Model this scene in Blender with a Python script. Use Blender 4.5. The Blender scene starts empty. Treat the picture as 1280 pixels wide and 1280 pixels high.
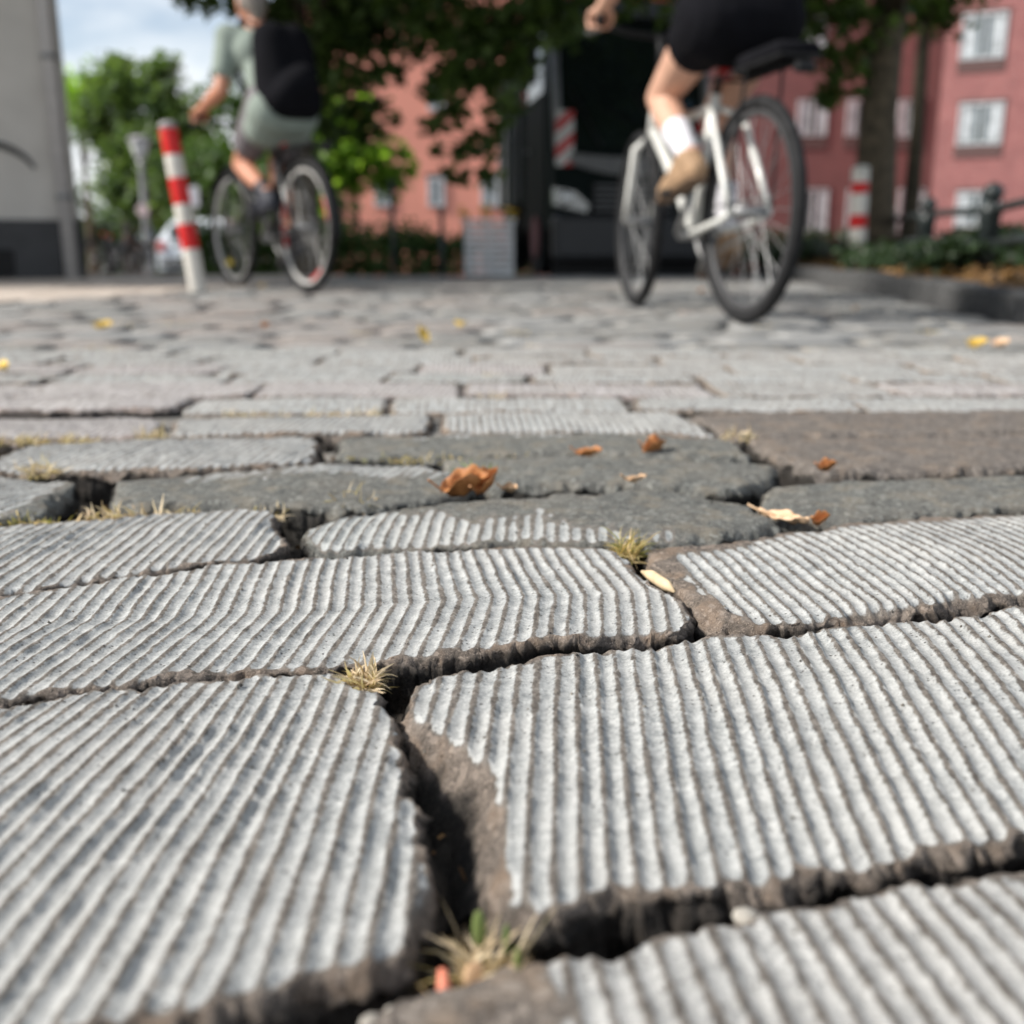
import bpy, math, random
import numpy as np
from mathutils import Vector, Matrix
R = math.radians
scene = bpy.context.scene
C = scene.collection

# ------------------------------------------------------------------ camera
CAM_H = 0.24
cam_d = bpy.data.cameras.new('camera'); cam = bpy.data.objects.new('camera', cam_d); C.objects.link(cam)
cam.location = (0, 0, CAM_H)
cam.rotation_euler = (R(90 - 14.457), 0, 0)
cam_d.sensor_width = 36; cam_d.lens = 36
cam_d.clip_start = 0.01; cam_d.clip_end = 2000
cam_d.dof.use_dof = True; cam_d.dof.focus_distance = 0.66; cam_d.dof.aperture_fstop = 4.6
cam_d.dof.aperture_blades = 0
scene.camera = cam

# ------------------------------------------------------------------ light
SUN_AZ = R(-102)      # measured from +Y towards +X (negative = to the left)
SUN_EL = R(39)
world = bpy.data.worlds.new('World'); scene.world = world; world.use_nodes = True
wn = world.node_tree.nodes; wl = world.node_tree.links; wn.clear()
wo = wn.new('ShaderNodeOutputWorld'); wb = wn.new('ShaderNodeBackground')
sky = wn.new('ShaderNodeTexSky'); sky.sky_type = 'NISHITA'; sky.sun_disc = False
sky.sun_elevation = SUN_EL; sky.sun_rotation = SUN_AZ; sky.air_density = 1.0; sky.dust_density = .6; sky.ozone_density = 1.5
wb.inputs['Strength'].default_value = 0.105
tc = wn.new('ShaderNodeTexCoord'); mp = wn.new('ShaderNodeMapping'); mp.inputs['Scale'].default_value = (1, 1, 2.6)
nz = wn.new('ShaderNodeTexNoise'); nz.inputs['Scale'].default_value = 2.6; nz.inputs['Detail'].default_value = 8; nz.inputs['Roughness'].default_value = .55
cr = wn.new('ShaderNodeValToRGB'); cr.color_ramp.elements[0].position = .40; cr.color_ramp.elements[1].position = .62
mx = wn.new('ShaderNodeMixRGB'); mx.inputs['Color2'].default_value = (8.2, 8.5, 8.7, 1)
wl.new(tc.outputs['Generated'], mp.inputs['Vector']); wl.new(mp.outputs[0], nz.inputs['Vector']); wl.new(nz.outputs['Fac'], cr.inputs[0])
wl.new(cr.outputs[0], mx.inputs['Fac']); wl.new(sky.outputs[0], mx.inputs['Color1']); wl.new(mx.outputs[0], wb.inputs['Color']); wl.new(wb.outputs[0], wo.inputs[0])
sun_d = bpy.data.lights.new('sun', 'SUN'); sun_d.energy = 5.0; sun_d.angle = R(7); sun_d.color = (1, .95, .88)
sun = bpy.data.objects.new('sun', sun_d); C.objects.link(sun)
sdir = Vector((math.sin(SUN_AZ) * math.cos(SUN_EL), math.cos(SUN_AZ) * math.cos(SUN_EL), math.sin(SUN_EL)))
sun.rotation_euler = sdir.to_track_quat('Z', 'Y').to_euler()
vs = scene.view_settings; vs.view_transform = 'Standard'; vs.look = 'None'; vs.exposure = 0.33; vs.gamma = 1.0
try: vs.use_curve_mapping = False
except Exception: pass

# ------------------------------------------------------------------ helpers
def tag(o, label=None, cat=None, group=None, kind=None):
    if label: o['label'] = label
    if cat: o['category'] = cat
    if group: o['group'] = group
    if kind: o['kind'] = kind
    return o
def empty(name, loc=(0, 0, 0), rz=0.0, label=None, cat=None, group=None):
    o = bpy.data.objects.new(name, None); C.objects.link(o); o.empty_display_size = .1
    o.location = loc; o.rotation_euler = (0, 0, rz)
    return tag(o, label, cat, group)
def link(name, me, mat=None, parent=None):
    o = bpy.data.objects.new(name, me); C.objects.link(o)
    if mat is not None and len(me.materials) == 0: me.materials.append(mat)
    if parent is not None: o.parent = parent
    return o
def copy_tree(o, parent=None):
    c = o.copy(); C.objects.link(c); c.parent = parent
    for ch in list(o.children): copy_tree(ch, c)
    return c
def np_mesh(name, V, Q, smooth=True):
    V = np.asarray(V, np.float32); Q = np.asarray(Q, np.int32); n = Q.shape[1]
    me = bpy.data.meshes.new(name)
    me.vertices.add(len(V)); me.vertices.foreach_set('co', V.ravel())
    me.loops.add(Q.size); me.loops.foreach_set('vertex_index', Q.ravel())
    me.polygons.add(len(Q)); me.polygons.foreach_set('loop_start', np.arange(0, Q.size, n, dtype=np.int32))
    me.polygons.foreach_set('use_smooth', np.full(len(Q), smooth))
    me.update(); me.validate(); return me
def basis(d, side=None):
    d = Vector(d).normalized()
    s = Vector(side) if side is not None else (Vector((0, 0, 1)) if abs(d.z) < .9 else Vector((1, 0, 0)))
    a = (s - d * s.dot(d)).normalized(); return a, d.cross(a)
class MB:
    def __init__(s): s.v = []; s.f = []
    def add(s, V, F):
        b = len(s.v); s.v += [tuple(p) for p in V]; s.f += [tuple(i + b for i in f) for f in F]; return s
    def box(s, c, d, rz=0, bev=0.0, taper=1.0):
        x, y, z = d[0] / 2, d[1] / 2, d[2] / 2
        if bev <= 0:
            P = [(-x, -y, -z), (x, -y, -z), (x, y, -z), (-x, y, -z), (-x * taper, -y * taper, z), (x * taper, -y * taper, z), (x * taper, y * taper, z), (-x * taper, y * taper, z)]
            F = [(0, 3, 2, 1), (4, 5, 6, 7), (0, 1, 5, 4), (1, 2, 6, 5), (2, 3, 7, 6), (3, 0, 4, 7)]
        else:
            b = min(bev, x * .49, y * .49, z * .49); P = []; F = []
            def ring(hx, hy, zz):
                return [(-hx + b, -hy, zz), (hx - b, -hy, zz), (hx, -hy + b, zz), (hx, hy - b, zz), (hx - b, hy, zz), (-hx + b, hy, zz), (-hx, hy - b, zz), (-hx, -hy + b, zz)]
            P += ring(x - b * .7, y - b * .7, -z) + ring(x, y, -z + b) + ring(x * taper, y * taper, z - b) + ring((x - b * .7) * taper, (y - b * .7) * taper, z)
            for k in range(3):
                for i in range(8): F.append((k * 8 + i, k * 8 + (i + 1) % 8, k * 8 + 8 + (i + 1) % 8, k * 8 + 8 + i))
            F.append(tuple(range(7, -1, -1))); F.append(tuple(range(24, 32)))
        cs, sn = math.cos(rz), math.sin(rz)
        return s.add([(c[0] + p[0] * cs - p[1] * sn, c[1] + p[0] * sn + p[1] * cs, c[2] + p[2]) for p in P], F)
    def tube(s, path, rad, n=10, side=None, flat=1.0, cap=True):
        path = [Vector(p) for p in path]; m = len(path)
        if not hasattr(rad, '__len__'): rad = [rad] * m
        V = []; a = None
        for i, p in enumerate(path):
            d = (path[min(i + 1, m - 1)] - path[max(i - 1, 0)])
            if d.length < 1e-9: d = Vector((0, 0, 1))
            a, b = basis(d, side if side is not None else a)
            for k in range(n):
                t = 2 * math.pi * k / n
                V.append(p + a * math.cos(t) * rad[i] + b * math.sin(t) * rad[i] * flat)
        F = [(i * n + k, i * n + (k + 1) % n, (i + 1) * n + (k + 1) % n, (i + 1) * n + k) for i in range(m - 1) for k in range(n)]
        if cap: F += [tuple(range(n - 1, -1, -1)), tuple((m - 1) * n + k for k in range(n))]
        return s.add(V, F)
    def capsule(s, p0, p1, r0, r1, n=12, side=None, flat=1.0):
        p0, p1 = Vector(p0), Vector(p1); d = (p1 - p0)
        if d.length < 1e-6: d = Vector((0, 0, 1e-4)); p1 = p0 + d
        u = d.normalized(); P = []; Rr = []
        for k in range(5):
            t = math.pi / 2 * k / 4; P.append(p0 - u * r0 * math.cos(t)); Rr.append(max(r0 * math.sin(t), 1e-4))
        for k in range(5):
            t = math.pi / 2 * (1 - k / 4); P.append(p1 + u * r1 * math.cos(t)); Rr.append(max(r1 * math.sin(t), 1e-4))
        return s.tube(P, Rr, n, side if side is not None else basis(u)[0], flat)
    def ellipsoid(s, c, r, n=14, m=9):
        V = [(c[0], c[1], c[2] - r[2])]
        for j in range(1, m):
            t = math.pi * j / m
            for i in range(n):
                p = 2 * math.pi * i / n; V.append((c[0] + r[0] * math.sin(t) * math.cos(p), c[1] + r[1] * math.sin(t) * math.sin(p), c[2] - r[2] * math.cos(t)))
        V.append((c[0], c[1], c[2] + r[2])); F = [(0, 1 + (i + 1) % n, 1 + i) for i in range(n)]
        for j in range(m - 2):
            for i in range(n): F.append((1 + j * n + i, 1 + j * n + (i + 1) % n, 1 + (j + 1) * n + (i + 1) % n, 1 + (j + 1) * n + i))
        L = len(V) - 1; F += [(1 + (m - 2) * n + i, 1 + (m - 2) * n + (i + 1) % n, L) for i in range(n)]
        return s.add(V, F)
    def ring(s, c, rad, r, n=48, k=10, axis=1, flat=1.0):
        V = []; F = []
        for i in range(n):
            t = 2 * math.pi * i / n
            for j in range(k):
                q = 2 * math.pi * j / k; rr = rad + r * math.cos(q); y = r * flat * math.sin(q)
                V.append((c[0] + rr * math.cos(t), c[1] + y, c[2] + rr * math.sin(t)))
        for i in range(n):
            for j in range(k): F.append((i * k + j, i * k + (j + 1) % k, ((i + 1) % n) * k + (j + 1) % k, ((i + 1) % n) * k + j))
        return s.add(V, F)
    def lathe(s, c, prof, n=20):
        V = []; F = []; m = len(prof)
        for (r, z) in prof:
            for i in range(n):
                t = 2 * math.pi * i / n; V.append((c[0] + r * math.cos(t), c[1] + r * math.sin(t), c[2] + z))
        for j in range(m - 1):
            for i in range(n): F.append((j * n + i, j * n + (i + 1) % n, (j + 1) * n + (i + 1) % n, (j + 1) * n + i))
        F += [tuple(range(n - 1, -1, -1)), tuple((m - 1) * n + i for i in range(n))]
        return s.add(V, F)
    def prism(s, poly, axis, a, b):
        # poly of 2-D points extruded along axis (0,1,2) from a to b
        def mk(p, t):
            q = list(p); q.insert(axis, t); return tuple(q)
        n = len(poly); V = [mk(p, a) for p in poly] + [mk(p, b) for p in poly]
        F = [tuple(range(n - 1, -1, -1)), tuple(range(n, 2 * n))] + [(i, (i + 1) % n, n + (i + 1) % n, n + i) for i in range(n)]
        return s.add(V, F)
    def build(s, name, mat, parent=None, smooth=False, remesh=None, sm=4):
        me = bpy.data.meshes.new(name); me.from_pydata([tuple(p) for p in s.v], [], s.f); me.update()
        if smooth: me.polygons.foreach_set('use_smooth', np.full(len(me.polygons), True))
        o = link(name, me, mat, parent)
        if remesh:
            m = o.modifiers.new('remesh', 'REMESH'); m.mode = 'VOXEL'; m.voxel_size = remesh; m.use_smooth_shade = True
            if sm: q = o.modifiers.new('smooth', 'SMOOTH'); q.iterations = sm; q.factor = .5
        return o
def _hash(ix, iy, seed):
    h = (ix.astype(np.int64) * 374761393 + iy.astype(np.int64) * 668265263 + seed * 1274126177) & 0xFFFFFFFF
    h = ((h ^ (h >> 13)) * 1274126177) & 0xFFFFFFFF
    return ((h ^ (h >> 16)) & 0xFFFFFF) / float(0xFFFFFF)
def vnoise(x, y, seed=0):
    ix = np.floor(x); iy = np.floor(y); fx = x - ix; fy = y - iy
    fx = fx * fx * fx * (fx * (fx * 6 - 15) + 10); fy = fy * fy * fy * (fy * (fy * 6 - 15) + 10)
    a = _hash(ix, iy, seed); b = _hash(ix + 1, iy, seed); c = _hash(ix, iy + 1, seed); d = _hash(ix + 1, iy + 1, seed)
    return (a + (b - a) * fx) * (1 - fy) + (c + (d - c) * fx) * fy - .5
def fbm(x, y, seed=0, o=4, g=.5):
    r = 0; a = 1.0
    for k in range(o): r = r + a * vnoise(x + 17.3 * k, y - 9.1 * k, seed + k * 7); x = x * 2.03; y = y * 2.03; a *= g
    return r
def sstep(a, b, x):
    t = np.clip((x - a) / (b - a), 0, 1); return t * t * (3 - 2 * t)
def gz(y):           # the street crests about nine metres away and then falls
    return 0.0 if y < 9.2 else -(min(y, 130) - 9.2) * .031

# ------------------------------------------------------------------ materials
def newmat(name):
    m = bpy.data.materials.new(name); m.use_nodes = True; nt = m.node_tree
    return m, nt, nt.nodes['Principled BSDF']
def N(nt, t, **kw):
    n = nt.nodes.new(t)
    for k, v in kw.items():
        if k in n.inputs: n.inputs[k].default_value = v
        else: setattr(n, k, v)
    return n
def noise_n(nt, vec, scale, detail=4, rough=.55):
    n = nt.nodes.new('ShaderNodeTexNoise'); n.inputs['Scale'].default_value = scale; n.inputs['Detail'].default_value = detail; n.inputs['Roughness'].default_value = rough
    nt.links.new(vec, n.inputs['Vector']); return n.outputs['Fac']
def ramp(nt, fac, stops):
    r = nt.nodes.new('ShaderNodeValToRGB'); e = r.color_ramp.elements
    while len(e) < len(stops): e.new(.5)
    for i, (p, c) in enumerate(stops):
        e[i].position = p; e[i].color = (c, c, c, 1) if not hasattr(c, '__len__') else (*c, 1)
    nt.links.new(fac, r.inputs[0]); return r.outputs[0]
def mixc(nt, fac, a, b, mode='MIX'):
    m = nt.nodes.new('ShaderNodeMixRGB'); m.blend_type = mode
    for s, v in ((m.inputs[0], fac), (m.inputs[1], a), (m.inputs[2], b)):
        if isinstance(v, (int, float)): s.default_value = v
        elif isinstance(v, tuple): s.default_value = (*v, 1) if len(v) == 3 else v
        else: nt.links.new(v, s)
    return m.outputs[0]
def math_n(nt, op, a, b=None):
    m = nt.nodes.new('ShaderNodeMath'); m.operation = op
    for s, v in ((m.inputs[0], a), (m.inputs[1], b)):
        if v is None: continue
        if isinstance(v, (int, float)): s.default_value = v
        else: nt.links.new(v, s)
    return m.outputs[0]
def bump_n(nt, p, h, strength, dist):
    b = nt.nodes.new('ShaderNodeBump'); b.inputs['Strength'].default_value = strength; b.inputs['Distance'].default_value = dist
    nt.links.new(h, b.inputs['Height']); nt.links.new(b.outputs[0], p.inputs['Normal']); return b
def plain(name, col, rough=.6, metal=0.0, var=.12, scale=20, bump=0.0, coat=0.0, spec=.5):
    m, nt, p = newmat(name); g = nt.nodes.new('ShaderNodeTexCoord').outputs['Object']
    f = noise_n(nt, g, scale, 5)
    lo = tuple(c * (1 - var) for c in col); hi = tuple(min(1, c * (1 + var)) for c in col)
    nt.links.new(ramp(nt, f, [(.3, lo), (.7, hi)]), p.inputs['Base Color'])
    p.inputs['Roughness'].default_value = rough; p.inputs['Metallic'].default_value = metal; p.inputs['Coat Weight'].default_value = coat
    p.inputs['Specular IOR Level'].default_value = spec
    if bump: bump_n(nt, p, f, bump, .01)
    return m
def leafmat(name, a, b, trans=.4, rough=.5):
    m, nt, p = newmat(name); nt.nodes.remove(p); out = nt.nodes['Material Output']
    geo = nt.nodes.new('ShaderNodeNewGeometry')
    c = ramp(nt, geo.outputs['Random Per Island'], [(0, a), (1, b)])
    d = nt.nodes.new('ShaderNodeBsdfPrincipled'); d.inputs['Roughness'].default_value = rough; t = nt.nodes.new('ShaderNodeBsdfTranslucent')
    nt.links.new(c, d.inputs['Base Color']); nt.links.new(mixc(nt, 1.0, c, (1.3, 1.35, .6), 'MULTIPLY'), t.inputs['Color'])
    mixs = nt.nodes.new('ShaderNodeMixShader'); mixs.inputs[0].default_value = trans
    nt.links.new(d.outputs[0], mixs.inputs[1]); nt.links.new(t.outputs[0], mixs.inputs[2]); nt.links.new(mixs.outputs[0], out.inputs[0])
    return m
def stonemat(name, old_lo, old_hi, mill_lo, mill_hi, far=False, ridge=(.25, .22, .19)):
    m, nt, p = newmat(name); geo = nt.nodes.new('ShaderNodeNewGeometry'); pos = geo.outputs['Position']
    big = noise_n(nt, pos, 8, 5); mid = noise_n(nt, pos, 70, 7, .65); fine = noise_n(nt, pos, 330, 6, .75); grain = noise_n(nt, pos, 800, 4, .75)
    vo = nt.nodes.new('ShaderNodeTexVoronoi'); vo.inputs['Scale'].default_value = 260; nt.links.new(pos, vo.inputs['Vector'])
    pit = math_n(nt, 'MULTIPLY', ramp(nt, vo.outputs['Distance'], [(.10, 1.0), (.30, 0.0)]), ramp(nt, noise_n(nt, pos, 90, 3), [(.50, 0.0), (.60, 1.0)]))
    mixn = math_n(nt, 'ADD', math_n(nt, 'MULTIPLY', mid, .45), math_n(nt, 'MULTIPLY', fine, .55))
    oldc = ramp(nt, mixn, [(.40, tuple(c * .75 for c in old_lo)), (.60, tuple(c * 1.12 for c in old_hi))])
    oldc = mixc(nt, ramp(nt, noise_n(nt, pos, 26, 5, .6), [(.50, 0.0), (.62, .6)]), oldc, tuple(c * f for c, f in zip(old_hi, (1.35, 1.15, .95))))
    oldc = mixc(nt, ramp(nt, big, [(.45, 0.0), (.7, .5)]), oldc, tuple(.6 * a + .4 * b for a, b in zip(old_hi, (.25, .20, .15))))
    oldc = mixc(nt, ramp(nt, vo.outputs['Color'], [(.0, 0.0), (.72, 0.0), (.80, .55)]), oldc, tuple(min(.6, c * 1.9) for c in old_hi))
    oldc = mixc(nt, math_n(nt, 'MULTIPLY', pit, .7), oldc, (.03, .028, .025))
    oldc = mixc(nt, ramp(nt, grain, [(.54, 0.0), (.66, .8)]), oldc, tuple(min(.6, c * 2.1) for c in old_hi))
    mc = ramp(nt, mixn, [(.41, mill_lo), (.58, mill_hi)])
    mc = mixc(nt, ramp(nt, big, [(.42, 0.0), (.65, .55)]), mc, tuple(.5 * c + .5 * d for c, d in zip(mill_hi, (.44, .42, .39))))
    mc = mixc(nt, ramp(nt, grain, [(.30, .75), (.46, 0.0)]), mc, tuple(c * .45 for c in mill_lo))
    mc = mixc(nt, ramp(nt, grain, [(.58, 0.0), (.70, .6)]), mc, (.62, .61, .58))
    mc = mixc(nt, math_n(nt, 'MULTIPLY', pit, .9), mc, (.05, .045, .04))
    rc = mixc(nt, ramp(nt, mixn, [(.40, 0.0), (.60, 1.0)]), tuple(c * .42 for c in ridge), tuple(min(.7, c * 1.35) for c in ridge))
    if not far:
        at = nt.nodes.new('ShaderNodeAttribute'); at.attribute_name = 'milled'; fac = at.outputs['Fac']
        e = math_n(nt, 'ADD', fac, math_n(nt, 'MULTIPLY', math_n(nt, 'SUBTRACT', mixn, .5), 1.4))
        col = mixc(nt, ramp(nt, e, [(.04, 0.0), (.42, 1.0)]), oldc, rc)
        col = mixc(nt, ramp(nt, e, [(.50, 0.0), (.85, 1.0)]), col, mc)
        so = nt.nodes.new('ShaderNodeAttribute'); so.attribute_name = 'soil_shade'
        col = mixc(nt, math_n(nt, 'MULTIPLY', so.outputs['Fac'], .92), col, ramp(nt, fine, [(.4, (.010, .009, .008)), (.65, (.042, .036, .030))]))  # soil colour with joint shade painted in, darker with depth below the top
        hgt = math_n(nt, 'SUBTRACT', math_n(nt, 'ADD', math_n(nt, 'MULTIPLY', fine, 1.0), math_n(nt, 'MULTIPLY', grain, .5)), math_n(nt, 'MULTIPLY', pit, .5))
        b = bump_n(nt, p, hgt, .55, .003)
        nt.links.new(ramp(nt, fac, [(0, 1.0), (.5, 1.0), (1, .5)]), b.inputs['Strength'])
    else:
        oi = nt.nodes.new('ShaderNodeObjectInfo'); ri = geo.outputs['Random Per Island']
        rnd_ = math_n(nt, 'FRACT', math_n(nt, 'ADD', oi.outputs['Random'], ri))
        w = nt.nodes.new('ShaderNodeTexWave'); w.inputs['Scale'].default_value = 24; w.inputs['Distortion'].default_value = .6; w.inputs['Detail'].default_value = 1
        nt.links.new(pos, w.inputs['Vector'])
        fac = ramp(nt, math_n(nt, 'ADD', math_n(nt, 'MULTIPLY', w.outputs['Fac'], .25), math_n(nt, 'ADD', math_n(nt, 'MULTIPLY', rnd_, .6), math_n(nt, 'MULTIPLY', big, .5))), [(.45, 0.0), (.85, 1.0)])
        col = mixc(nt, fac, oldc, mc)
        bump_n(nt, p, math_n(nt, 'ADD', math_n(nt, 'MULTIPLY', w.outputs['Fac'], 1.0), math_n(nt, 'MULTIPLY', mid, 1.2)), .45, .003)
    nt.links.new(col, p.inputs['Base Color']); p.inputs['Roughness'].default_value = .75; p.inputs['Specular IOR Level'].default_value = .35
    return m
M = {}
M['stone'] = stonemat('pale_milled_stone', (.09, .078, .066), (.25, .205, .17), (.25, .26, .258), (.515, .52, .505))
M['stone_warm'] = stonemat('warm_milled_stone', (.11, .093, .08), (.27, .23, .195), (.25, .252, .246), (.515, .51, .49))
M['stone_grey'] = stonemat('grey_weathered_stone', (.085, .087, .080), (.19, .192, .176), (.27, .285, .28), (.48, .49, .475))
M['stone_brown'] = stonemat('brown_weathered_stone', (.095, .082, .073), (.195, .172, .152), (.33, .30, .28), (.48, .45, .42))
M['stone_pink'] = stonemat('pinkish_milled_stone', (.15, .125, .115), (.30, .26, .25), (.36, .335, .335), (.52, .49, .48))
M['stone_far'] = stonemat('road_stone', (.11, .11, .105), (.22, .22, .21), (.19, .195, .195), (.31, .31, .302), far=True)  # far stone tones lowered to put tree shade into the colour
M['stone_far_warm'] = stonemat('road_stone_warm', (.14, .12, .11), (.26, .235, .22), (.21, .20, .19), (.32, .305, .29), far=True)
def soilmat():
    m, nt, p = newmat('joint_soil'); pos = nt.nodes.new('ShaderNodeNewGeometry').outputs['Position']
    a = noise_n(nt, pos, 45, 8, .7); b = noise_n(nt, pos, 6, 4)
    c = ramp(nt, a, [(.3, (.012, .010, .008)), (.6, (.045, .036, .028)), (.8, (.10, .08, .06))])
    nt.links.new(c, p.inputs['Base Color']); p.inputs['Roughness'].default_value = .95; bump_n(nt, p, a, 1, .01); return m
M['soil'] = soilmat()
def bedmat():
    m, nt, p = newmat('bed_soil'); pos = nt.nodes.new('ShaderNodeNewGeometry').outputs['Position']
    a = noise_n(nt, pos, 14, 8, .7)
    nt.links.new(ramp(nt, a, [(.3, (.03, .022, .015)), (.55, (.10, .065, .04)), (.75, (.20, .13, .07))]), p.inputs['Base Color']); p.inputs['Roughness'].default_value = .95; bump_n(nt, p, a, 1, .03); return m
M['bed'] = bedmat()
M['slab'] = plain('sidewalk_slab', (.50, .43, .37), .85, var=.2, scale=12, bump=.3)
M['kerb'] = plain('kerb_granite', (.075, .075, .075), .9, var=.5, scale=26, bump=.6)
M['bark'] = plain('bark', (.085, .066, .042), .9, var=.5, scale=14, bump=1.0)
M['bark_dark'] = plain('dark_bark', (.055, .045, .028), .9, var=.5, scale=14, bump=1.0)
M['leaf_dark'] = leafmat('dark_leaf', (.035, .065, .02), (.11, .17, .042), .55)
M['leaf_mid'] = leafmat('green_leaf', (.045, .09, .025), (.11, .19, .05), .4)
M['leaf_bright'] = leafmat('bright_leaf', (.16, .30, .04), (.30, .46, .09), .6)
M['leaf_far'] = leafmat('far_leaf', (.07, .12, .045), (.17, .25, .09), .45)
M['ivy'] = leafmat('ground_cover_leaf', (.018, .036, .014), (.05, .085, .035), .25, .4)
M['litter'] = leafmat('dry_leaf_litter', (.14, .07, .025), (.38, .22, .09), .2, .8)
M['straw'] = leafmat('dry_grass', (.42, .30, .18), (.80, .68, .49), .25, .8)
M['straw_green'] = leafmat('half_green_grass', (.22, .24, .07), (.78, .58, .32), .25, .8)
M['grass_green'] = leafmat('green_grass', (.12, .19, .05), (.28, .33, .11), .3, .8)
def dryleafmat(name, a, b):
    m, nt, p = newmat(name); o = nt.nodes.new('ShaderNodeTexCoord').outputs['Object']
    f = noise_n(nt, o, 60, 6, .65)
    nt.links.new(ramp(nt, f, [(.3, a), (.7, b)]), p.inputs['Base Color']); p.inputs['Roughness'].default_value = .6
    p.inputs['Subsurface Weight'].default_value = 0.0; bump_n(nt, p, f, .4, .002); return m
M['leaf_orange'] = dryleafmat('orange_dry_leaf', (.34, .12, .035), (.58, .28, .10))
M['leaf_yellow'] = dryleafmat('yellow_dry_leaf', (.62, .40, .06), (.80, .60, .16))
M['leaf_tan'] = dryleafmat('tan_dry_leaf', (.50, .30, .16), (.74, .54, .36))
M['black'] = plain('black_plastic', (.010, .010, .011), .5, spec=.25)
M['rubber'] = plain('tyre_rubber', (.018, .018, .019), .8, var=.3, spec=.2)
M['white_paint'] = plain('white_frame_paint', (.72, .72, .68), .3, coat=.4, var=.05)
M['dark_paint'] = plain('dark_frame_paint', (.02, .022, .024), .3, coat=.4)
M['steel'] = plain('steel', (.55, .55, .55), .35, metal=1.0, var=.1)
M['dull_steel'] = plain('dull_steel', (.30, .30, .30), .5, metal=.7, var=.1)
M['dark_rim'] = plain('dark_rim', (.06, .06, .062), .5, var=.1, spec=.3)
M['alu_rim'] = plain('pale_rim', (.42, .42, .42), .4, metal=.4, var=.1)
M['white_rim'] = plain('white_rim', (.46, .45, .43), .5, var=.05)
M['red_plastic'] = plain('red_plastic', (.55, .012, .012), .35, var=.05)
M['yellow_plastic'] = plain('yellow_reflector', (.55, .42, .03), .35, var=.05)
M['skin_tan'] = plain('tanned_skin', (.52, .235, .145), .5, var=.10, scale=9)
M['skin_pale'] = plain('pale_skin', (.58, .335, .235), .5, var=.10, scale=9)
M['shirt_green'] = plain('grey_green_cotton', (.235, .28, .245), .9, var=.1, scale=14, bump=.2)
M['shorts_grey'] = plain('grey_shorts', (.15, .135, .145), .9, var=.12)
M['black_cloth'] = plain('black_cloth', (.007, .007, .009), .95, var=.2, scale=10, bump=.2, spec=.08)
M['blue_cloth'] = plain('blue_shirt', (.20, .33, .42), .9)
M['sock_white'] = plain('white_sock', (.72, .71, .75), .9, var=.05)
M['shoe_tan'] = plain('tan_suede', (.33, .21, .12), .8, var=.2)
M['sole'] = plain('brown_sole', (.16, .10, .06), .8)
M['shoe_dark'] = plain('dark_shoe', (.03, .033, .045), .7)
M['hair_grey'] = plain('grey_hair', (.22, .19, .165), .7, var=.4, scale=60)
M['hair_dark'] = plain('brown_hair', (.07, .045, .03), .7, var=.4, scale=60)
M['red_band'] = plain('red_reflective_band', (.62, .006, .006), .45, var=.06)
M['white_band'] = plain('white_reflective_band', (.66, .63, .57), .5, var=.08)
M['cap_grey'] = plain('grey_cap', (.33, .31, .32), .6)
M['cap_white'] = plain('dirty_white_cap', (.55, .54, .50), .6, var=.15)
M['truck'] = plain('dark_green_truck_paint', (.010, .015, .0145), .6, coat=.0, var=.1, spec=.04)
M['truck_grey'] = plain('grey_truck_plastic', (.15, .15, .155), .55, spec=.3)
M['truck_glass'] = plain('dark_glass', (.012, .018, .018), .04, var=.3, scale=2, spec=1.0)
M['amber'] = plain('amber_lens', (.75, .16, .03), .3)
M['lamp_glass'] = plain('headlamp_glass', (.17, .175, .175), .12, metal=.5, var=.15, coat=1.0)
def stripemat():
    m, nt, p = newmat('red_white_warning_stripes'); o = nt.nodes.new('ShaderNodeTexCoord').outputs['Object']
    sp = nt.nodes.new('ShaderNodeSeparateXYZ'); nt.links.new(o, sp.inputs[0])
    t = math_n(nt, 'FRACT', math_n(nt, 'MULTIPLY', math_n(nt, 'SUBTRACT', sp.outputs['Z'], math_n(nt, 'MULTIPLY', sp.outputs['X'], .75)), 5.0))
    nt.links.new(mixc(nt, math_n(nt, 'GREATER_THAN', t, .5), (.62, .62, .60), (.55, .02, .02)), p.inputs['Base Color']); p.inputs['Roughness'].default_value = .35; return m
M['stripes'] = stripemat()
M['pillar'] = plain('pillar_highlight_grey', (.26, .27, .28), .4, var=.2)  # pale tone paints in the lit edges of the cab
M['visor'] = plain('visor_blue_grey', (.09, .10, .12), .4, var=.2)
M['bumper'] = plain('bumper_grey', (.03, .03, .033), .5)
M['cowl'] = plain('grey_cowl', (.13, .13, .132), .45, var=.25, scale=8)
M['rim_red'] = plain('dull_red_rim', (.16, .03, .04), .6)
M['plaster'] = plain('grey_plaster', (.56, .53, .49), .9, var=.10, scale=3, bump=.2)
M['plinth'] = plain('dark_plinth', (.06, .06, .062), .85, var=.2, scale=5)
M['paint_mark'] = plain('dark_spray_paint', (.05, .05, .05), .8)
M['pipe'] = plain('zinc_downpipe', (.5, .48, .47), .5, var=.1)
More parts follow.
